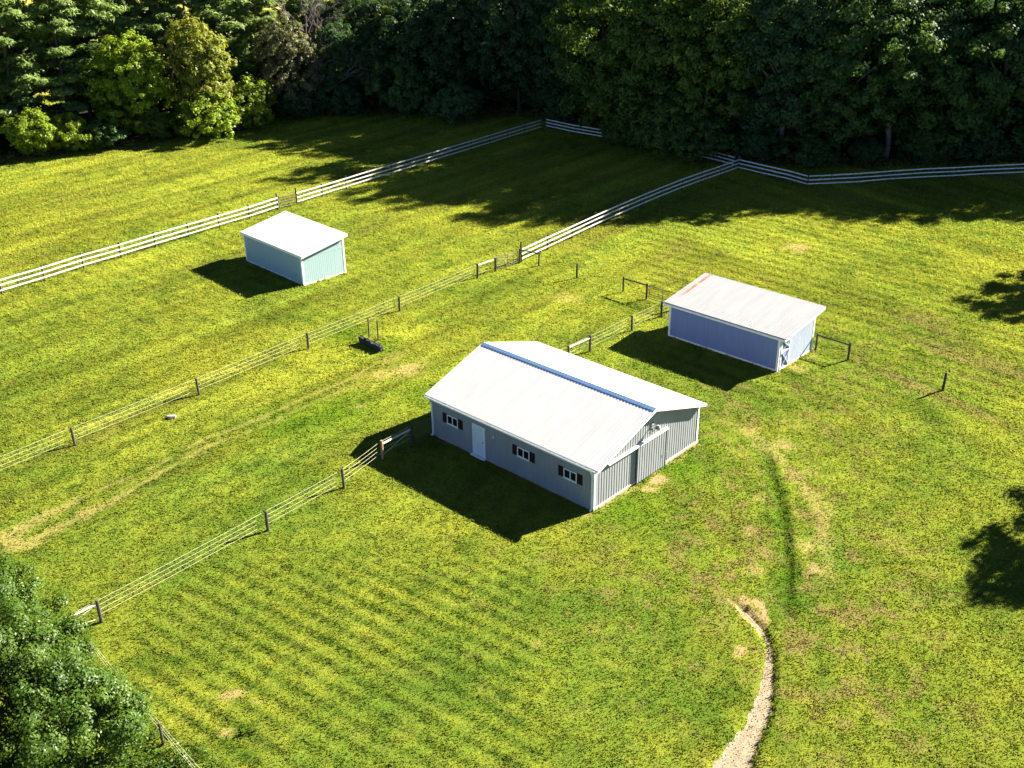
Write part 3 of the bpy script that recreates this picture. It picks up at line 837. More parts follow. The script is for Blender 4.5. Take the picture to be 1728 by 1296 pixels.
board_fence('board_fence', 'white board fence half hidden under the overhanging oak crowns', F2, 1.4, (.40, .80, 1.20), M['grey_wood'])
F3 = [(0.98, 87.75), (3.44, 91.0), (5.87, 94.17), (8.38, 97.4), (10.89, 100.55), (13.5, 103.7), (16.05, 106.7), (18.6, 109.6), (21.2, 112.3), (23.8, 114.9), (26.36, 117.5)]
board_fence('board_fence', 'white three board fence climbing from the braced pipe gate to the shaded corner post', F3, 1.45, (.36, .80, 1.22), M['grey_wood'], tall={0: 1.9, 10: 1.7})
F4 = [(26.46, 117.3), (28.05, 115.38), (30.73, 112.44), (32.32, 110.14), (34.93, 110.45), (37.81, 110.82), (41.62, 111.7), (45.32, 112.33), (49.01, 112.75), (52.58, 113.27), (56.22, 113.69), (59.9, 114.1), (63.6, 114.5), (67.3, 114.9)]
board_fence('board_fence', 'white three board fence bending along the foot of the dark right hand wood', F4, 1.4, (.36, .80, 1.22), M['grey_wood'])
gate('farm_gate', 'brown pipe gate between the two white board fences above the aqua shed', (-23.9, 104.78), (-22.46, 106.12), 1.3, 5, M['gate_brown'])

WB = [(-45.0, 35.9), (-39.0, 42.6), (-33.0, 49.3), (-27.12, 55.94), (-21.18, 62.61), (-15.01, 69.84), (-8.89, 76.82), (-2.84, 83.98), (-1.32, 85.5)]
fB = tape_fence('tape_fence', 'long four strand white tape fence behind the low dark slab', WB, 1.27, (.34, .62, .90, 1.18), M['grey_wood'], post_mats={7: M['dark_wood'], 8: M['dark_wood']})
rail_between(fB, (-2.80, 84.02), (-1.36, 85.46), WB[0], 1.12, .06, M['pale_wood'])
gate('farm_gate', 'grey pipe gate at the upper end of the long tape fence', (-1.22, 85.62), (.74, 87.42), 1.22, 6, M['gate_steel'], (0, .5, 1))
br = empty('fence_brace', (.81, 87.45, 0), 0, 'dark wooden brace of rail and post beside the grey pipe gate', 'brace', 'wooden braces')
for nm, x_, y_, h_ in (('post', .81, 87.45, 1.4), ('post', 2.51, 86.70, 1.27)):
    post_mesh(MB(), x_ - .81, y_ - 87.45, gz(x_, y_), h_, .07).build(nm, M['dark_wood'], br)
MB().tube((.07, -.03, 1.28), (1.63, -.72, 1.18), .055).build('brace_rail', M['dark_wood'], br)

WA = [(-24.2, 33.9), (-22.0, 36.5), (-19.62, 39.06), (-13.23, 46.44), (-9.71, 50.61), (-7.83, 53.77), (-6.23, 55.6)]
fA = tape_fence('tape_fence', 'four strand white tape fence running from the leafy tree up to the barn', WA, 1.28, (.36, .63, .90, 1.16), M['grey_wood'], post_mats={5: M['brown_wood']})
rail_between(fA, (-7.78, 53.85), (-6.28, 55.54), WA[0], 1.02, .07, M['pale_wood'])
rail_between(fA, (-21.95, 36.57), (-19.67, 39.0), WA[0], 1.10, .065, M['pale_wood'])
MB().tube((-19.67 + 24.2, 39.0 - 33.9, 1.05), (-21.95 + 24.2, 36.57 - 33.9, .25), .012, None, 5).build('brace_wire', M['tape'], fA)
MB().tube((-19.67 + 24.2, 39.0 - 33.9, .25), (-21.95 + 24.2, 36.57 - 33.9, 1.05), .012, None, 5).build('brace_wire', M['tape'], fA)
MB().tube((-6.28 + 24.2, 55.54 - 33.9, .95), (-7.78 + 24.2, 53.85 - 33.9, .25), .012, None, 5).build('brace_wire', M['tape'], fA)
gate('farm_gate', 'dark pipe gate in the shade against the barn corner', (-6.13, 55.72), (-5.12, 56.50), 1.2, 6, M['gate_steel'], (0, 1))

WC = [(2.6, 65.2), (4.07, 67.02), (5.71, 68.66), (9.17, 72.3), (11.76, 74.91), (13.1, 76.25)]
fC = tape_fence('tape_fence', 'four strand tape fence between the barn roof and the blue shed', WC, 1.30, (.34, .62, .90, 1.18), M['grey_wood'], post_mats={4: M['dark_wood']})
rail_between(fC, (4.12, 67.08), (5.66, 68.6), WC[0], 1.10, .06, M['white_paint'])
MB().tube((4.12 - 2.6, 67.08 - 65.2, .3), (5.66 - 2.6, 68.6 - 65.2, 1.05), .014, None, 5).build('brace_wire', M['grey_wood'], fC)
br = empty('fence_brace', (9.32, 80.32, 0), 0, 'dark wooden brace left of the gate behind the blue shed', 'brace', 'wooden braces')
post_mesh(MB(), 0, 0, gz(9.32, 80.32), 1.33, .07).build('post', M['dark_wood'], br)
post_mesh(MB(), 1.71, -1.72, gz(11.03, 78.6), 1.38, .08).build('post', M['dark_wood'], br)
MB().tube((.05, -.05, 1.16), (1.66, -1.67, 1.22), .06).build('brace_rail', M['dark_wood'], br)
gate('farm_gate', 'dark pipe gate running behind the left end of the blue shed', (11.13, 78.5), (14.0, 75.6), 1.26, 7, M['gate_steel'], (0, .36, .7, 1))
br = empty('fence_brace', (22.11, 68.45, 0), 0, 'dark rail between two posts at the right end of the blue shed', 'brace', 'wooden braces')
post_mesh(MB(), 0, 0, gz(22.11, 68.45), 1.32, .07, lean=False).build('post', M['dark_wood'], br)
post_mesh(MB(), 1.80, -1.84, gz(23.91, 66.61), 1.37, .075, lean=False).build('post', M['dark_wood'], br)
MB().tube((.05, -.05, 1.18), (1.75, -1.79, 1.18), .06).build('brace_rail', M['dark_wood'], br)

for x_, y_, h_, mt, lb in ((5.68, 83.62, 1.31, 'dark_wood', 'lone dark post in the grass between the pipe gate and the blue shed'),
                           (28.83, 61.73, 1.33, 'dark_wood', 'lone dark post in open grass to the right of the blue shed'),
                           (-10.70, 71.35, 1.62, 'tan_post', 'left one of two thin posts behind the low dark slab'),
                           (-9.93, 70.72, 1.58, 'tan_post', 'right one of two thin posts behind the low dark slab')):
    zz_ = gz(x_, y_) - (.25 if mt == 'tan_post' else 0)
    po = post_mesh(MB(), 0, 0, 0, h_ + (.25 if mt == 'tan_post' else 0), .06 if mt == 'tan_post' else .085).build('fence_post', M[mt], None, (x_, y_, zz_))
    tag(po, lb, 'post', 'single posts')

BLF = [(-19.2, 36.6), (-16.9, 34.0), (-14.42, 31.32), (-11.6, 28.3), (-8.8, 25.3)]
tape_fence('tape_fence', 'sagging tape fence at the right foot of the leafy tree', BLF, 1.15, (.55, .80, 1.06), M['grey_wood'], r=.055, sag=.08)

# low dark slab and the rock
def rough_block(nx, ny, nz, sx, sy, sz, amp, seed):
    r2 = np.random.default_rng(seed); vs = {}; V_ = []; F_ = []
    def vid(i, j, k_):
        if (i, j, k_) not in vs:
            vs[(i, j, k_)] = len(V_)
            V_.append((sx * (i / nx - .5) + r2.normal() * amp, sy * (j / ny - .5) + r2.normal() * amp, sz * k_ / nz + (r2.normal() * amp if k_ else 0)))
        return vs[(i, j, k_)]
    for i in range(nx):
        for j in range(ny):
            F_.append((vid(i, j, 0), vid(i, j + 1, 0), vid(i + 1, j + 1, 0), vid(i + 1, j, 0)))
            F_.append((vid(i, j, nz), vid(i + 1, j, nz), vid(i + 1, j + 1, nz), vid(i, j + 1, nz)))
    for k_ in range(nz):
        for i in range(nx):
            F_.append((vid(i, 0, k_), vid(i + 1, 0, k_), vid(i + 1, 0, k_ + 1), vid(i, 0, k_ + 1)))
            F_.append((vid(i, ny, k_), vid(i, ny, k_ + 1), vid(i + 1, ny, k_ + 1), vid(i + 1, ny, k_)))
        for j in range(ny):
            F_.append((vid(0, j, k_), vid(0, j, k_ + 1), vid(0, j + 1, k_ + 1), vid(0, j + 1, k_)))
            F_.append((vid(nx, j, k_), vid(nx, j + 1, k_), vid(nx, j + 1, k_ + 1), vid(nx, j, k_ + 1)))
    return V_, F_
V_, F_ = rough_block(16, 3, 5, 2.5, .26, .66, .026, 4)
sl = obj('low_wall', V_, F_, M['slab'], None, (-10.38, 69.95, -.14)); sl.rotation_euler = (R(4), R(3), -.76)
tag(sl, 'low dark slab wall set in the trampled grass below two thin posts', 'low wall')
import bmesh
def rock(name, loc, r, seed, sq, label):
    bm_ = bmesh.new(); bmesh.ops.create_icosphere(bm_, subdivisions=3, radius=1)
    r2 = np.random.default_rng(seed); ds = [Vector(r2.normal(size=3)).normalized() for _ in range(9)]
    for v in bm_.verts:
        n_ = v.co.normalized(); k_ = 1
        for d in ds:
            k_ = min(k_, .72 / max(.3, n_.dot(d)) if n_.dot(d) > .3 else 1.2)
        v.co = Vector((n_.x * r * k_ * sq[0], n_.y * r * k_ * sq[1], n_.z * r * k_ * sq[2]))
    me_ = bpy.data.meshes.new(name); bm_.to_mesh(me_); bm_.free(); me_.materials.append(M['rock'])
    o = bpy.data.objects.new(name, me_); COL.objects.link(o); o.location = loc
    return tag(o, label, 'rock')
rock('rock', (-22.12, 59.35, .05), .36, 3, (1.2, .7, .5), 'pale rock lying alone in the grass below the long tape fence')

# ------------------------------------------------------------------ foliage
def leaves(centres, radii, per, size, rng_, flat=.75, up=.45, asp=.62, jitter=.35, outward=None, shell=.25):
    """leaf quads gathered in clumps: centres (n,3), radii (n,)"""
    n_ = len(centres)
    cnt = np.maximum(4, (per * (radii / radii.mean()) ** 2).astype(int))
    ci = np.repeat(np.arange(n_), cnt); N = len(ci)
    d = rng_.normal(size=(N, 3)); d /= np.linalg.norm(d, axis=1)[:, None]
    rr = shell + (1 - shell) * rng_.random(N) ** .6
    rr = np.where(rng_.random(N) < .22, rr * (1 + .9 * rng_.random(N)), rr)
    off = d * (rr * radii[ci])[:, None]; off[:, 2] *= flat
    P = centres[ci] + off
    nrm = d * .8 + rng_.normal(size=(N, 3)) * jitter + np.array((0, 0, up))
    if outward is not None:
        nrm += outward[ci] * .4
    nrm /= np.linalg.norm(nrm, axis=1)[:, None]
    t_ = np.cross(nrm, rng_.normal(size=(N, 3))); t_ /= np.linalg.norm(t_, axis=1)[:, None]
    b_ = np.cross(nrm, t_)
    s_ = size * (.6 + .8 * rng_.random(N))[:, None]
    t_ = t_ * s_; b_ = b_ * s_ * asp
    fold = nrm * s_ * .18
    V_ = np.stack([P - t_, P - b_ * .9 + fold, P + t_, P + b_ * .9 + fold], 1).reshape(-1, 3)
    F_ = np.arange(4 * N).reshape(-1, 4)
    cl = rng_.random(n_)[ci]
    rd = np.clip(.55 * cl + .45 * rng_.random(N), 0, 1)
    return V_, F_, np.repeat(rd, 4)

def tube_path(mb, pts, r0, r1, n=7):
    n_ = len(pts) - 1
    for i in range(n_):
        ra = r0 + (r1 - r0) * i / n_; rb = r0 + (r1 - r0) * (i + 1) / n_
        mb.tube(pts[i], pts[i + 1], ra, rb, n)

def broadleaf(seed, H, Rad, z0, ncl, per, leaf, clr=(.9, 1.7), lobes=7, topround=.5, limbs=9):
    """returns crown mesh arrays and trunk MB"""
    g = np.random.default_rng(seed)
    lob = g.normal(size=(lobes, 3)); lob /= np.linalg.norm(lob, axis=1)[:, None]; amp = .15 + .3 * g.random(lobes)
    d = g.normal(size=(ncl, 3)); d[:, 2] = d[:, 2] * .9 + .12
    d /= np.linalg.norm(d, axis=1)[:, None]
    bump = 1 + (amp[None] * np.maximum(0, d @ lob.T) ** 3).sum(1) - .18 + .12 * g.normal(size=ncl)
    f = np.where(g.random(ncl) < .78, .72 + .28 * g.random(ncl), .25 + .45 * g.random(ncl))
    hz = (H - z0) / 2; zc = z0 + hz
    C = np.stack([d[:, 0] * Rad * bump * f, d[:, 1] * Rad * bump * f, zc + d[:, 2] * hz * np.clip(bump, .7, 1.12) * f], 1)
    # narrower towards the top, drooping skirt below
    tz = np.clip((C[:, 2] - z0) / (H - z0), 0, 1)
    k_ = 1 - topround * np.clip(tz - .55, 0, 1) ** 1.2
    C[:, 0] *= k_; C[:, 1] *= k_
    C[:, 2] = np.maximum(C[:, 2], z0 * .6 + .4)
    rad = clr[0] + (clr[1] - clr[0]) * g.random(ncl)
    V_, F_, rd = leaves(C, rad, per, leaf, g, outward=d)
    mb = MB()
    top = Vector((g.normal() * .3, g.normal() * .3, z0 + (H - z0) * .62))
    r0 = .017 * H + .03
    pts = [Vector((0, 0, -.3)), Vector((g.normal() * .1, g.normal() * .1, z0 * .5 + .3)), Vector((g.normal() * .25, g.normal() * .25, z0 + (H - z0) * .25)), top]
    tube_path(mb, pts, r0, r0 * .35, 9)
    order = g.permutation(ncl)[:limbs * 3]
    for j, ci in enumerate(order):
        e = Vector(C[ci]); t_ = min(.92, max(.25, (e.z - 1) / max(top.z, 1) * .75))
        s_ = pts[1].lerp(pts[2], min(1, t_ * 1.6)) if t_ < .6 else pts[2].lerp(pts[3], (t_ - .6) / .4)
        mid = s_.lerp(e, .55) + Vector((g.normal() * .3, g.normal() * .3, .4 + .2 * g.random()))
        big = j < limbs
        tube_path(mb, [s_, mid, e], r0 * (.38 if big else .2), r0 * (.08 if big else .05), 6 if big else 5)
    return V_, F_, rd, mb

def pine(seed, H, Rad, z0):
    g = np.random.default_rng(seed); mb = MB(); r0 = .014 * H + .05
    bend = Vector((g.normal() * .4, g.normal() * .4, H))
    tube_path(mb, [Vector((0, 0, -.3)), Vector((bend.x * .3, bend.y * .3, H * .5)), bend], r0, .05, 8)
    Cs = []; Rs = []; Os = []
    z = z0
    while z < H - .6:
        t_ = (z - z0) / (H - z0)
        blen = Rad * (1 - t_ ** 1.7 * .82) * (.6 + .4 * min(1, t_ * 5 + .3))
        for j in range(g.integers(2, 5)):
            a = g.random() * 6.283; ln_ = blen * (.55 + .55 * g.random())
            s_ = Vector((bend.x * z / H, bend.y * z / H, z))
            rise = .10 + .35 * t_ + g.normal() * .08
            e = s_ + Vector((math.cos(a) * ln_, math.sin(a) * ln_, ln_ * rise))
            mid = s_.lerp(e, .5) + Vector((0, 0, -.12 * ln_))
            tube_path(mb, [s_, mid, e], .035 + .018 * ln_, .02, 5)
            for q in range(int(4 + ln_ * 2.0)):
                u_ = .35 + .7 * g.random()
                c0 = s_.lerp(e, u_) + Vector((g.normal() * .38 * (.5 + ln_ * .14), g.normal() * .38 * (.5 + ln_ * .14), g.normal() * .15))
                Cs.append(c0); Rs.append(.42 + .42 * g.random()); Os.append((math.cos(a), math.sin(a), .6))
        z += .55 + .65 * g.random()
    C = np.array(Cs); Rr = np.array(Rs)
    V_, F_, rd = leaves(C, Rr, 78, .29, g, flat=.42, up=.75, asp=.24, jitter=.6, outward=np.array(Os), shell=.15)
    return V_, F_, rd, mb

def bare_tree(seed, H):
    g = np.random.default_rng(seed); mb = MB()
    def grow_(p, d, ln_, r, lev):
        q = p + d * ln_
        mid = p.lerp(q, .5) + Vector(g.normal(size=3)) * ln_ * .06
        tube_path(mb, [p, mid, q], r, r * .6, 6 if lev < 2 else 4)
        if lev >= 4: return
        for j in range(4 if lev else 6):
            nd = (d + Vector(g.normal(size=3)) * .6 + Vector((0, 0, .18))).normalized()
            st = p.lerp(q, .35 + .65 * g.random() if lev == 0 else .5 + .5 * g.random())
            grow_(st, nd, ln_ * (.5 + .2 * g.random()), r * .5, lev + 1)
    grow_(Vector((0, 0, -.3)), Vector((0, 0, 1)), H * .5, .018 * H, 0)
    return mb

LIB = {}
def lib(kind, arrs, leafm, barkm):
    V_, F_, rd, mb = arrs
    me_ = np_mesh(kind + '_crown', V_, F_, leafm, rnd=rd)
    mt = bpy.data.meshes.new(kind + '_trunk'); mt.from_pydata([tuple(v) for v in mb.v], [], mb.f); mt.materials.append(barkm)
    mt.polygons.foreach_set('use_smooth', [True] * len(mt.polygons)); mt.update()
    LIB[kind] = (me_, mt)

for i in range(5):
    lib('oak%d' % i, broadleaf(100 + i, 20, 5.6, 1.2, 400, 95, .18, (.45, 1.1)), M['leaf_oak'], M['bark'])
for i in range(3):
    lib('tall%d' % i, broadleaf(120 + i, 20, 4.8, 2.6, 320, 95, .18, (.45, 1.1)), M['leaf_dark'], M['pale_bark'])
for i in range(3):
    lib('round%d' % i, broadleaf(140 + i, 12, 4.2, .8, 330, 75, .165, (.35, .8)), M['leaf_bright'], M['bark'])
for i in range(3):
    lib('bush%d' % i, broadleaf(160 + i, 5, 3.0, .1, 190, 60, .14, (.28, .6), limbs=5), M['leaf_bright'], M['bark'])
for i in range(4):
    lib('pine%d' % i, pine(180 + i, 21, 4.3, 3.0), M['leaf_pine'], M['bark'])

def tree(name, label, cat, kind, x, y, h, sw=1., rz=None, leafm=None, group=None, barkm=None):
    cm, tm = LIB[kind]
    H0 = {'o': 20, 't': 20, 'r': 12, 'b': 5, 'p': 21}[kind[0]]
    r_ = empty(name, (x, y, gz(x, y)), rng.random() * 6.28 if rz is None else rz, label, cat, group)
    k_ = h / H0
    r_.scale = (k_ * sw, k_ * sw, k_)
    for nm, me_, mt in (('crown', cm, leafm), ('trunk', tm, barkm)):
        o = bpy.data.objects.new(nm, me_); COL.objects.link(o); o.parent = r_
        if mt:
            o.material_slots[0].link = 'OBJECT'; o.material_slots[0].material = mt
    return r_

B, OL, GR, OLT, DK, PN, WD, BR = (M['leaf_' + k_] for k_ in ('bright', 'olive', 'grey', 'oak_light', 'dark', 'pine', 'weed', 'brown'))
# --- left wood edge
tree('broadleaf_tree', 'bright green round tree at the wood edge, left of the olive topped tree', 'tree', 'round0', -48.6, 137.6, 13.2, 1.05, .4, B)
tree('broadleaf_tree', 'olive topped tree in front of the pines, tallest of the pale trees', 'tree', 'round1', -40.4, 139.6, 14.5, .88, 1.2, OL)
tree('bush', 'wide yellow green bush below the olive topped tree', 'bush', 'bush0', -38.9, 137.2, 5.6, 1.25, 2.0, B)
tree('bush', 'bright green bush just right of the reddish brown shrub', 'bush', 'bush1', -35.0, 142.4, 6.2, .9, .6, B)
tree('bush', 'bright green bush at the far left edge under the pines', 'bush', 'bush2', -58.6, 128.0, 5.6, .95, 3.1, B)
tree('bush', 'smaller green bush beside the far left bush under the pines', 'bush', 'bush0', -54.9, 130.4, 4.6, .95, 4.4, B)
tree('bush', 'low dark green bush between the left bushes and the bright round tree', 'bush', 'bush1', -51.5, 131.4, 3.4, 1.1, 5.0, M['leaf_oak'])
tree('bush', 'reddish brown leafless looking shrub at the sunny wood edge', 'bush', 'bush2', -36.9, 140.0, 2.5, 1.0, 1.0, BR)
tree('bush', 'low leafy bush below the bright round tree', 'bush', 'bush2', -45.3, 135.6, 3.6, 1.0, 2.4, M['leaf_oak_light'])
tree('broadleaf_tree', 'grey leaved tree with sparse crown right of the pines', 'tree', 'round2', -30.6, 149.5, 13.0, .85, .3, GR)
bt = empty('bare_tree', (-28.3, 155.5, 0), 0, 'bare purplish branched tree against the dark wood', 'tree')
mbt = bare_tree(5, 20); mbt.build('trunk', M['bare_bark'], bt)
PINES = [(-67.5, 129, 21), (-62.3, 133.5, 22), (-57.2, 137.2, 20), (-53.0, 141.8, 23), (-46.2, 145.2, 19), (-39.5, 148.2, 21), (-35.2, 152.6, 22)]
PL = ['tall pine at the far left of the wood, partly out of the frame', 'tall pine with bare lower trunk above the far left bush', 'pine with drooping layered branches behind the smaller left bush', 'pine rising behind the bright green round tree', 'pine standing between the bright and the olive topped trees', 'pine rising behind the bright bush next to the brown shrub', 'rightmost pine, next to the bare purplish tree']
for i, ((x_, y_, h_), lb) in enumerate(zip(PINES, PL)):
    tree('pine_tree', lb, 'pine', 'pine%d' % (i % 4), x_, y_, h_, 1.0 + .1 * (i % 3), i * 1.7, None, 'pines at the wood edge')
for i, (x_, y_, h_) in enumerate([(-72, 138, 22), (-66, 144, 21), (-60.5, 147.5, 22), (-54.5, 152.5, 21), (-48.5, 156, 22), (-42.5, 158.5, 22), (-37.2, 163, 22), (-78, 131, 22), (-57.4, 144.5, 21), (-69, 152, 22), (-63, 157, 22), (-57, 160.5, 22), (-51.5, 163, 22), (-46, 167, 18), (-40.5, 170, 17), (-75, 146, 22), (-34.5, 171, 16), (-49.5, 149.5, 18), (-64.5, 138.5, 19), (-44.5, 152, 20)]):
    tree('pine_tree', 'pine in the second row of the left wood, behind the front pines', 'pine', 'pine%d' % ((i + 2) % 4), x_, y_, h_, .95 + .1 * (i % 2), i * 2.3 + .5, None, 'second row pines')
# --- dark middle
MID = [(-24.5, 153.5, 12, 'round0', 1.05, 'dark low tree right of the bare purplish tree'), (-18.5, 152.0, 12.5, 'round1', 1.0, 'dark tree behind the shaded lawn, left of the willowy dark bush'), (-12.0, 153.0, 16, 'round2', 1.0, 'dark tree straight behind the willowy dark bush'), (-5.0, 151.5, 18, 'oak0', .85, 'dark tree right of the round grey green bush'), (1.6, 150.0, 20, 'oak1', .85, 'dark tree behind the far end of the white fence'), (8.0, 147.0, 21.5, 'oak2', .85, 'dark oak just behind the far fence corner')]
for x_, y_, h_, kd, sw, lb in MID:
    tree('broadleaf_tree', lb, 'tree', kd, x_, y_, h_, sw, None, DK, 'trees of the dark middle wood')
tree('bush', 'round grey green bush on the shaded lawn edge by the white fence', 'bush', 'bush0', -6.9, 144.6, 4.8, 1.2, .8, M['leaf_willow'])
tree('bush', 'willowy dark bush left of the round grey green bush', 'bush', 'bush1', -14.6, 148.0, 8.0, .72, 2.2, M['leaf_oak'])
tree('bush', 'low dark bush at the back of the shaded lawn', 'bush', 'bush2', -24.0, 149.0, 4.8, 1.1, 1.2, DK)
tree('bush', 'dark bush tucked under the grey leaved tree', 'bush', 'bush0', -29.6, 148.6, 4.2, 1.1, 3.9, DK)
for i, (x_, y_, h_) in enumerate([(-30, 163, 15), (-22, 163, 16), (-14, 164, 18), (-6, 163, 20), (2, 160, 22), (10, 157, 23), (-25, 174, 18), (-14, 175, 20), (-3, 173, 22), (8, 168, 23), (17, 162, 23)]):
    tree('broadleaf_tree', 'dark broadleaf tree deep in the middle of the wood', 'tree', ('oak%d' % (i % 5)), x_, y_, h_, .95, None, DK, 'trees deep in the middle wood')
# --- the sunlit oaks in the centre
tree('broadleaf_tree', 'big oak with sunlit yellow green top overhanging the half hidden fence', 'tree', 'oak3', 19.8, 128.6, 24, 1.12, .9, OLT)
tree('broadleaf_tree', 'leafy oak left of the big sunlit oak', 'tree', 'oak4', 12.6, 137.6, 22.5, 1.05, 2.9, OLT)
tree('broadleaf_tree', 'low spreading tree drooping over the fence below the big sunlit oak', 'tree', 'round0', 19.4, 126.4, 9.5, 1.3, 4.4, M['leaf_oak'])
tree('broadleaf_tree', 'leafy spreading tree whose crown hides the middle of the back fence', 'tree', 'round1', 16.6, 128.6, 11.5, 1.15, 1.4, OLT)
tree('bush', 'leafy bush at the foot of the big oak near the fence corner', 'bush', 'bush1', 22.6, 122.6, 5.4, 1.1, 4.0, M['leaf_oak'])
tree('broadleaf_tree', 'oak with brighter crown top right of the big sunlit oak', 'tree', 'oak0', 26.8, 126.8, 22.5, .95, 5.0, OLT)
for x_, y_, h_, sw, lb in ((21.9, 121.9, 5.6, 1.0, 'leafy bush covering the back fence just left of the fence corner'), (19.2, 124.6, 7.0, .85, 'tall leafy bush drooping over the back fence'), (16.4, 127.6, 6.4, .9, 'leafy bush growing through the back fence'), (13.4, 131.2, 4.0, .75, 'low bush against the back fence near its visible end')):
    tree('bush', lb, 'bush', 'bush%d' % (int(x_) % 3), x_, y_, h_, sw, x_, OLT if x_ > 15 else M['leaf_oak'], 'bushes on the back fence')
# --- right wood
RW = [(31.8, 121.2, 22.5, 'tall0', 'dark tree behind the shaded corner post'), (38.4, 120.4, 22.0, 'oak1', 'dark oak behind the lowest bend of the white fence'), (44.3, 121.0, 21.5, 'tall1', 'dark tree with pale bare stems behind the right hand fence'), (50.6, 121.6, 22.5, 'oak2', 'dark oak right of the pale stemmed tree'), (56.8, 122.0, 21.5, 'tall2', 'dark tree at the right frame edge behind the fence'), (63.2, 122.4, 22.5, 'oak3', 'dark oak partly cut by the right frame edge')]
for i, (x_, y_, h_, kd, lb) in enumerate(RW):
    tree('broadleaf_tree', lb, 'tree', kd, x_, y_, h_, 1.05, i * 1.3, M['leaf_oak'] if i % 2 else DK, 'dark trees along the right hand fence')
for i, (x_, y_, h_) in enumerate([(69.5, 121, 23), (76, 119.5, 22.5), (83, 119, 21), (90, 118, 21), (72, 129, 22), (80, 128, 22)]):
    tree('broadleaf_tree', 'dark oak standing beyond the right edge of the view', 'tree', 'oak%d' % (i % 5), x_, y_, h_, 1.05, i * 2.1, M['leaf_oak'], 'trees beyond the right frame edge')
for i, (x_, y_) in enumerate([(21, 137), (27.5, 134.5), (34, 129), (40.5, 128.5), (47, 129), (53.5, 129.5), (60, 130), (66.5, 130.5), (25, 146), (32, 140), (39, 138), (46, 138.5), (53, 139), (60, 139), (17.5, 148), (30, 150), (44, 148), (56, 149)]):
    tree('broadleaf_tree', 'dark broadleaf tree deep in the right hand wood', 'tree', ('oak%d' % (i % 5)) if i % 3 else 'tall%d' % (i % 3), x_, y_, (21.5 + 2.5 * rng.random()) * (.72 if (x_, y_) in ((27.5, 134.5), (34, 129), (32, 140), (21, 137), (25, 146), (40.5, 128.5)) else 1), 1.0, None, M['leaf_oak'] if i % 2 else DK, 'trees deep in the right hand wood')
for i, (x_, y_, h_, sw, lb) in enumerate([(28.8, 120.6, 4.4, 1.0, 'dark bush behind the shaded corner post'), (34.5, 118.6, 3.6, 1.2, 'low dark bush behind the fence bend'), (41.2, 118.8, 3.0, 1.1, 'low dark bush left of the pale stems'), (48.2, 119.6, 5.0, 1.0, 'dark bush right of the pale stems'), (54.0, 119.8, 5.5, 1.0, 'taller dark bush behind the straight right hand fence'), (60.2, 119.6, 4.6, 1.1, 'dark bush at the right frame edge behind the fence')]):
    tree('bush', lb, 'bush', 'bush%d' % (i % 3), x_, y_, h_, sw, i * 1.9, M['leaf_oak'] if i % 2 else DK, 'dark bushes along the right hand fence')
for i, (x_, y_, h_) in enumerate([(29.5, 125, 9), (35.5, 124.5, 8), (41, 125.2, 9), (47.3, 125.4, 8.5), (53.4, 125.8, 9.5), (59.8, 126, 9), (66, 126.3, 9), (-21, 156.5, 9), (-15, 157, 9), (-8.5, 155.5, 9), (-1.8, 154.5, 10), (4.8, 152.5, 10), (10.5, 150, 9), (14.5, 143, 9), (7.5, 142.6, 6)]):
    tree('understory_tree', 'small dark tree in the shade between the big trunks', 'tree', 'round%d' % (i % 3), x_, y_, h_, 1.15, i * 2.7, DK, 'understory trees')
# --- trees out of the frame on the right whose shadows lie on the grass
tree('broadleaf_tree', 'tree outside the frame shading the grass at the upper right', 'tree', 'round2', 58.6, 86.2, 12.6, 1.0, .4, M['leaf_oak'])
tree('broadleaf_tree', 'tree outside the frame shading the grass at the lower right', 'tree', 'round1', 42.3, 50.2, 11.5, 1.0, .7, M['leaf_oak'])

# --- leafy tree in the lower left corner, close to the camera
g = np.random.default_rng(77)
def near_tree(name, label, x, y, h, rad, seed, ncl, per, z0=.4, leafm=None):
    V_, F_, rd, mb = broadleaf(seed, h, rad, z0, ncl, int(per * 1.45), .060, (.28, .62), lobes=9, topround=.35, limbs=12)
    r_ = empty(name, (x, y, gz(x, y)), 0, label, 'tree')
    me_ = np_mesh('crown', V_, F_, leafm or M['leaf_near'], rnd=rd); o = bpy.data.objects.new('crown', me_); COL.objects.link(o); o.parent = r_
    mb.build('trunk', M['bark'], r_, smooth=True)
    return r_
near_tree('broadleaf_tree', 'glossy dark green leafy tree in the lower left corner', -19.7, 31.0, 6.7, 3.3, 301, 420, 190)
near_tree('broadleaf_tree', 'leafy tree behind the corner tree at the left frame edge', -23.2, 35.4, 5.4, 2.5, 302, 240, 180)
near_tree('broadleaf_tree', 'small leafy tree low at the right side of the corner tree', -16.7, 30.2, 5.0, 1.7, 303, 170, 180)

# --- weeds and saplings along the foot of the wood
g = np.random.default_rng(91)
tl = np.array(TREELINE); seg = np.linalg.norm(np.diff(tl, axis=0), axis=1); cum = np.concatenate([[0], np.cumsum(seg)])
NU = 900
s_ = g.random(NU) * cum[-1]
ux = np.interp(s_, cum, tl[:, 0]); uy = np.interp(s_, cum, tl[:, 1]) + .3 + 4.0 * g.random(NU) ** 1.3
uh = .25 + .8 * g.random(NU) * (.4 + .6 * g.random(NU))
C = np.stack([ux, uy, uh * .8 + height(ux, uy)], 1)
V_, F_, rd = leaves(C, .4 + .55 * g.random(NU), 34, .15, g, flat=.8)
me = np_mesh('undergrowth', V_, F_, WD, rnd=rd); o = bpy.data.objects.new('undergrowth', me); COL.objects.link(o)
tag(o, 'dark weeds and brambles along the foot of the wood', 'undergrowth', kind='stuff')
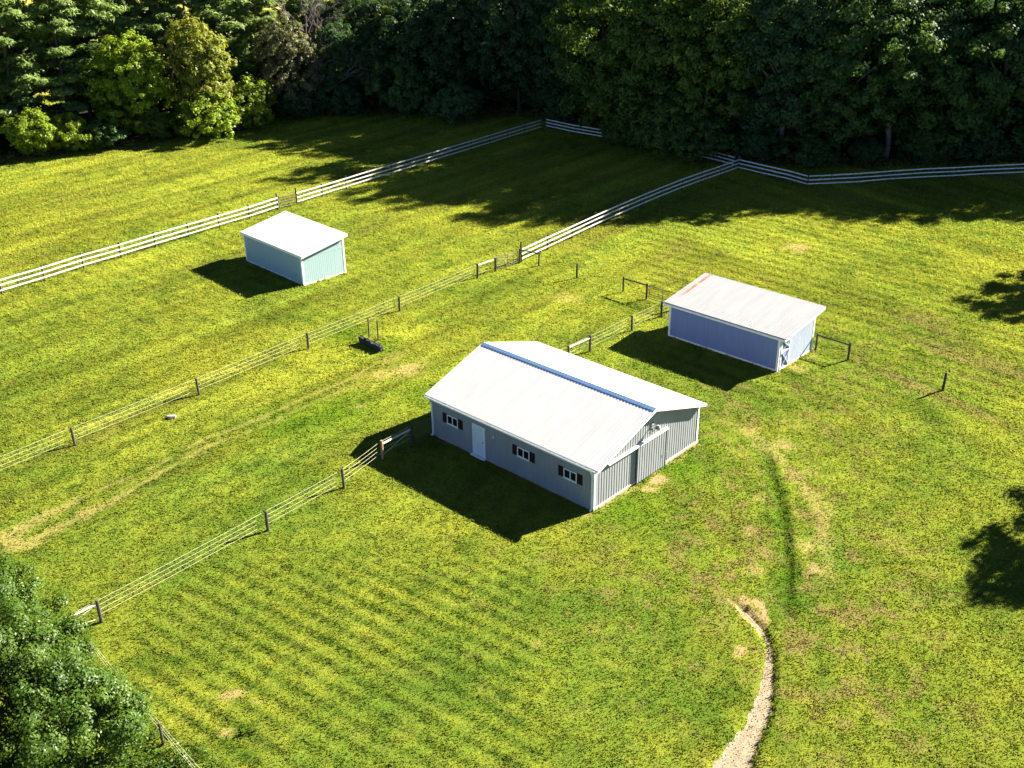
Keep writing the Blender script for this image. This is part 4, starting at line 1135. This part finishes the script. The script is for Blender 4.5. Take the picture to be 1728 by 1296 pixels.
# coarse weeds by the near fence
NU = 90
ux = -14.2 + g.normal(size=NU) * 1.0; uy = 29.6 + g.normal(size=NU) * .9
C = np.stack([ux, uy, .12 + .22 * g.random(NU)], 1)
V_, F_, rd = leaves(C, .15 + .25 * g.random(NU), 40, .06, g, flat=.8)
me = np_mesh('weeds', V_, F_, M['leaf_near'], rnd=rd); o = bpy.data.objects.new('weeds', me); COL.objects.link(o)
tag(o, 'tall leafy weeds around the sagging fence near the corner tree', 'weeds', kind='stuff')

# ------------------------------------------------------------------ light, sky, camera
SUN_AZ, SUN_EL = R(61), R(28.2)
w = bpy.data.worlds.new('World'); scene.world = w; w.use_nodes = True
nt = w.node_tree
for n_ in list(nt.nodes): nt.nodes.remove(n_)
sky = nt.nodes.new('ShaderNodeTexSky'); sky.sky_type = 'NISHITA'; sky.sun_disc = False
sky.sun_elevation = SUN_EL; sky.sun_rotation = SUN_AZ
sky.air_density = .26; sky.dust_density = 0; sky.ozone_density = 2; sky.altitude = 200
bg = nt.nodes.new('ShaderNodeBackground'); bg.inputs['Strength'].default_value = .05
wo = nt.nodes.new('ShaderNodeOutputWorld')
L(nt, sky.outputs[0], bg.inputs['Color']); L(nt, bg.outputs[0], wo.inputs['Surface'])
sd = bpy.data.lights.new('sun', 'SUN'); sd.energy = 5.0; sd.angle = R(.5); sd.color = (1, .93, .78)
so = bpy.data.objects.new('sun', sd); COL.objects.link(so)
dirv = Vector((-math.sin(SUN_AZ) * math.cos(SUN_EL), -math.cos(SUN_AZ) * math.cos(SUN_EL), -math.sin(SUN_EL)))
so.rotation_euler = dirv.to_track_quat('-Z', 'Y').to_euler(); so.location = (60, 30, 60)

cd = bpy.data.cameras.new('camera'); cd.sensor_width = 36; cd.lens = 36 * 1752.51 / 1728; cd.clip_end = 6000; cd.clip_start = .5
co = bpy.data.objects.new('camera', cd); COL.objects.link(co)
PITCH, ROLL = R(26.72), R(-.79)
co.matrix_world = Matrix.Translation((0, 0, 32.0)) @ Matrix.Rotation(math.pi / 2 - PITCH, 4, 'X') @ Matrix.Rotation(ROLL, 4, 'Z')
scene.camera = co
scene.view_settings.view_transform = 'Standard'
scene.view_settings.look = 'None'
scene.view_settings.exposure = 2.6
scene.view_settings.gamma = 1
scene.cycles.max_bounces = 8
scene.cycles.diffuse_bounces = 3
scene.cycles.transmission_bounces = 4
scene.cycles.use_adaptive_sampling = True
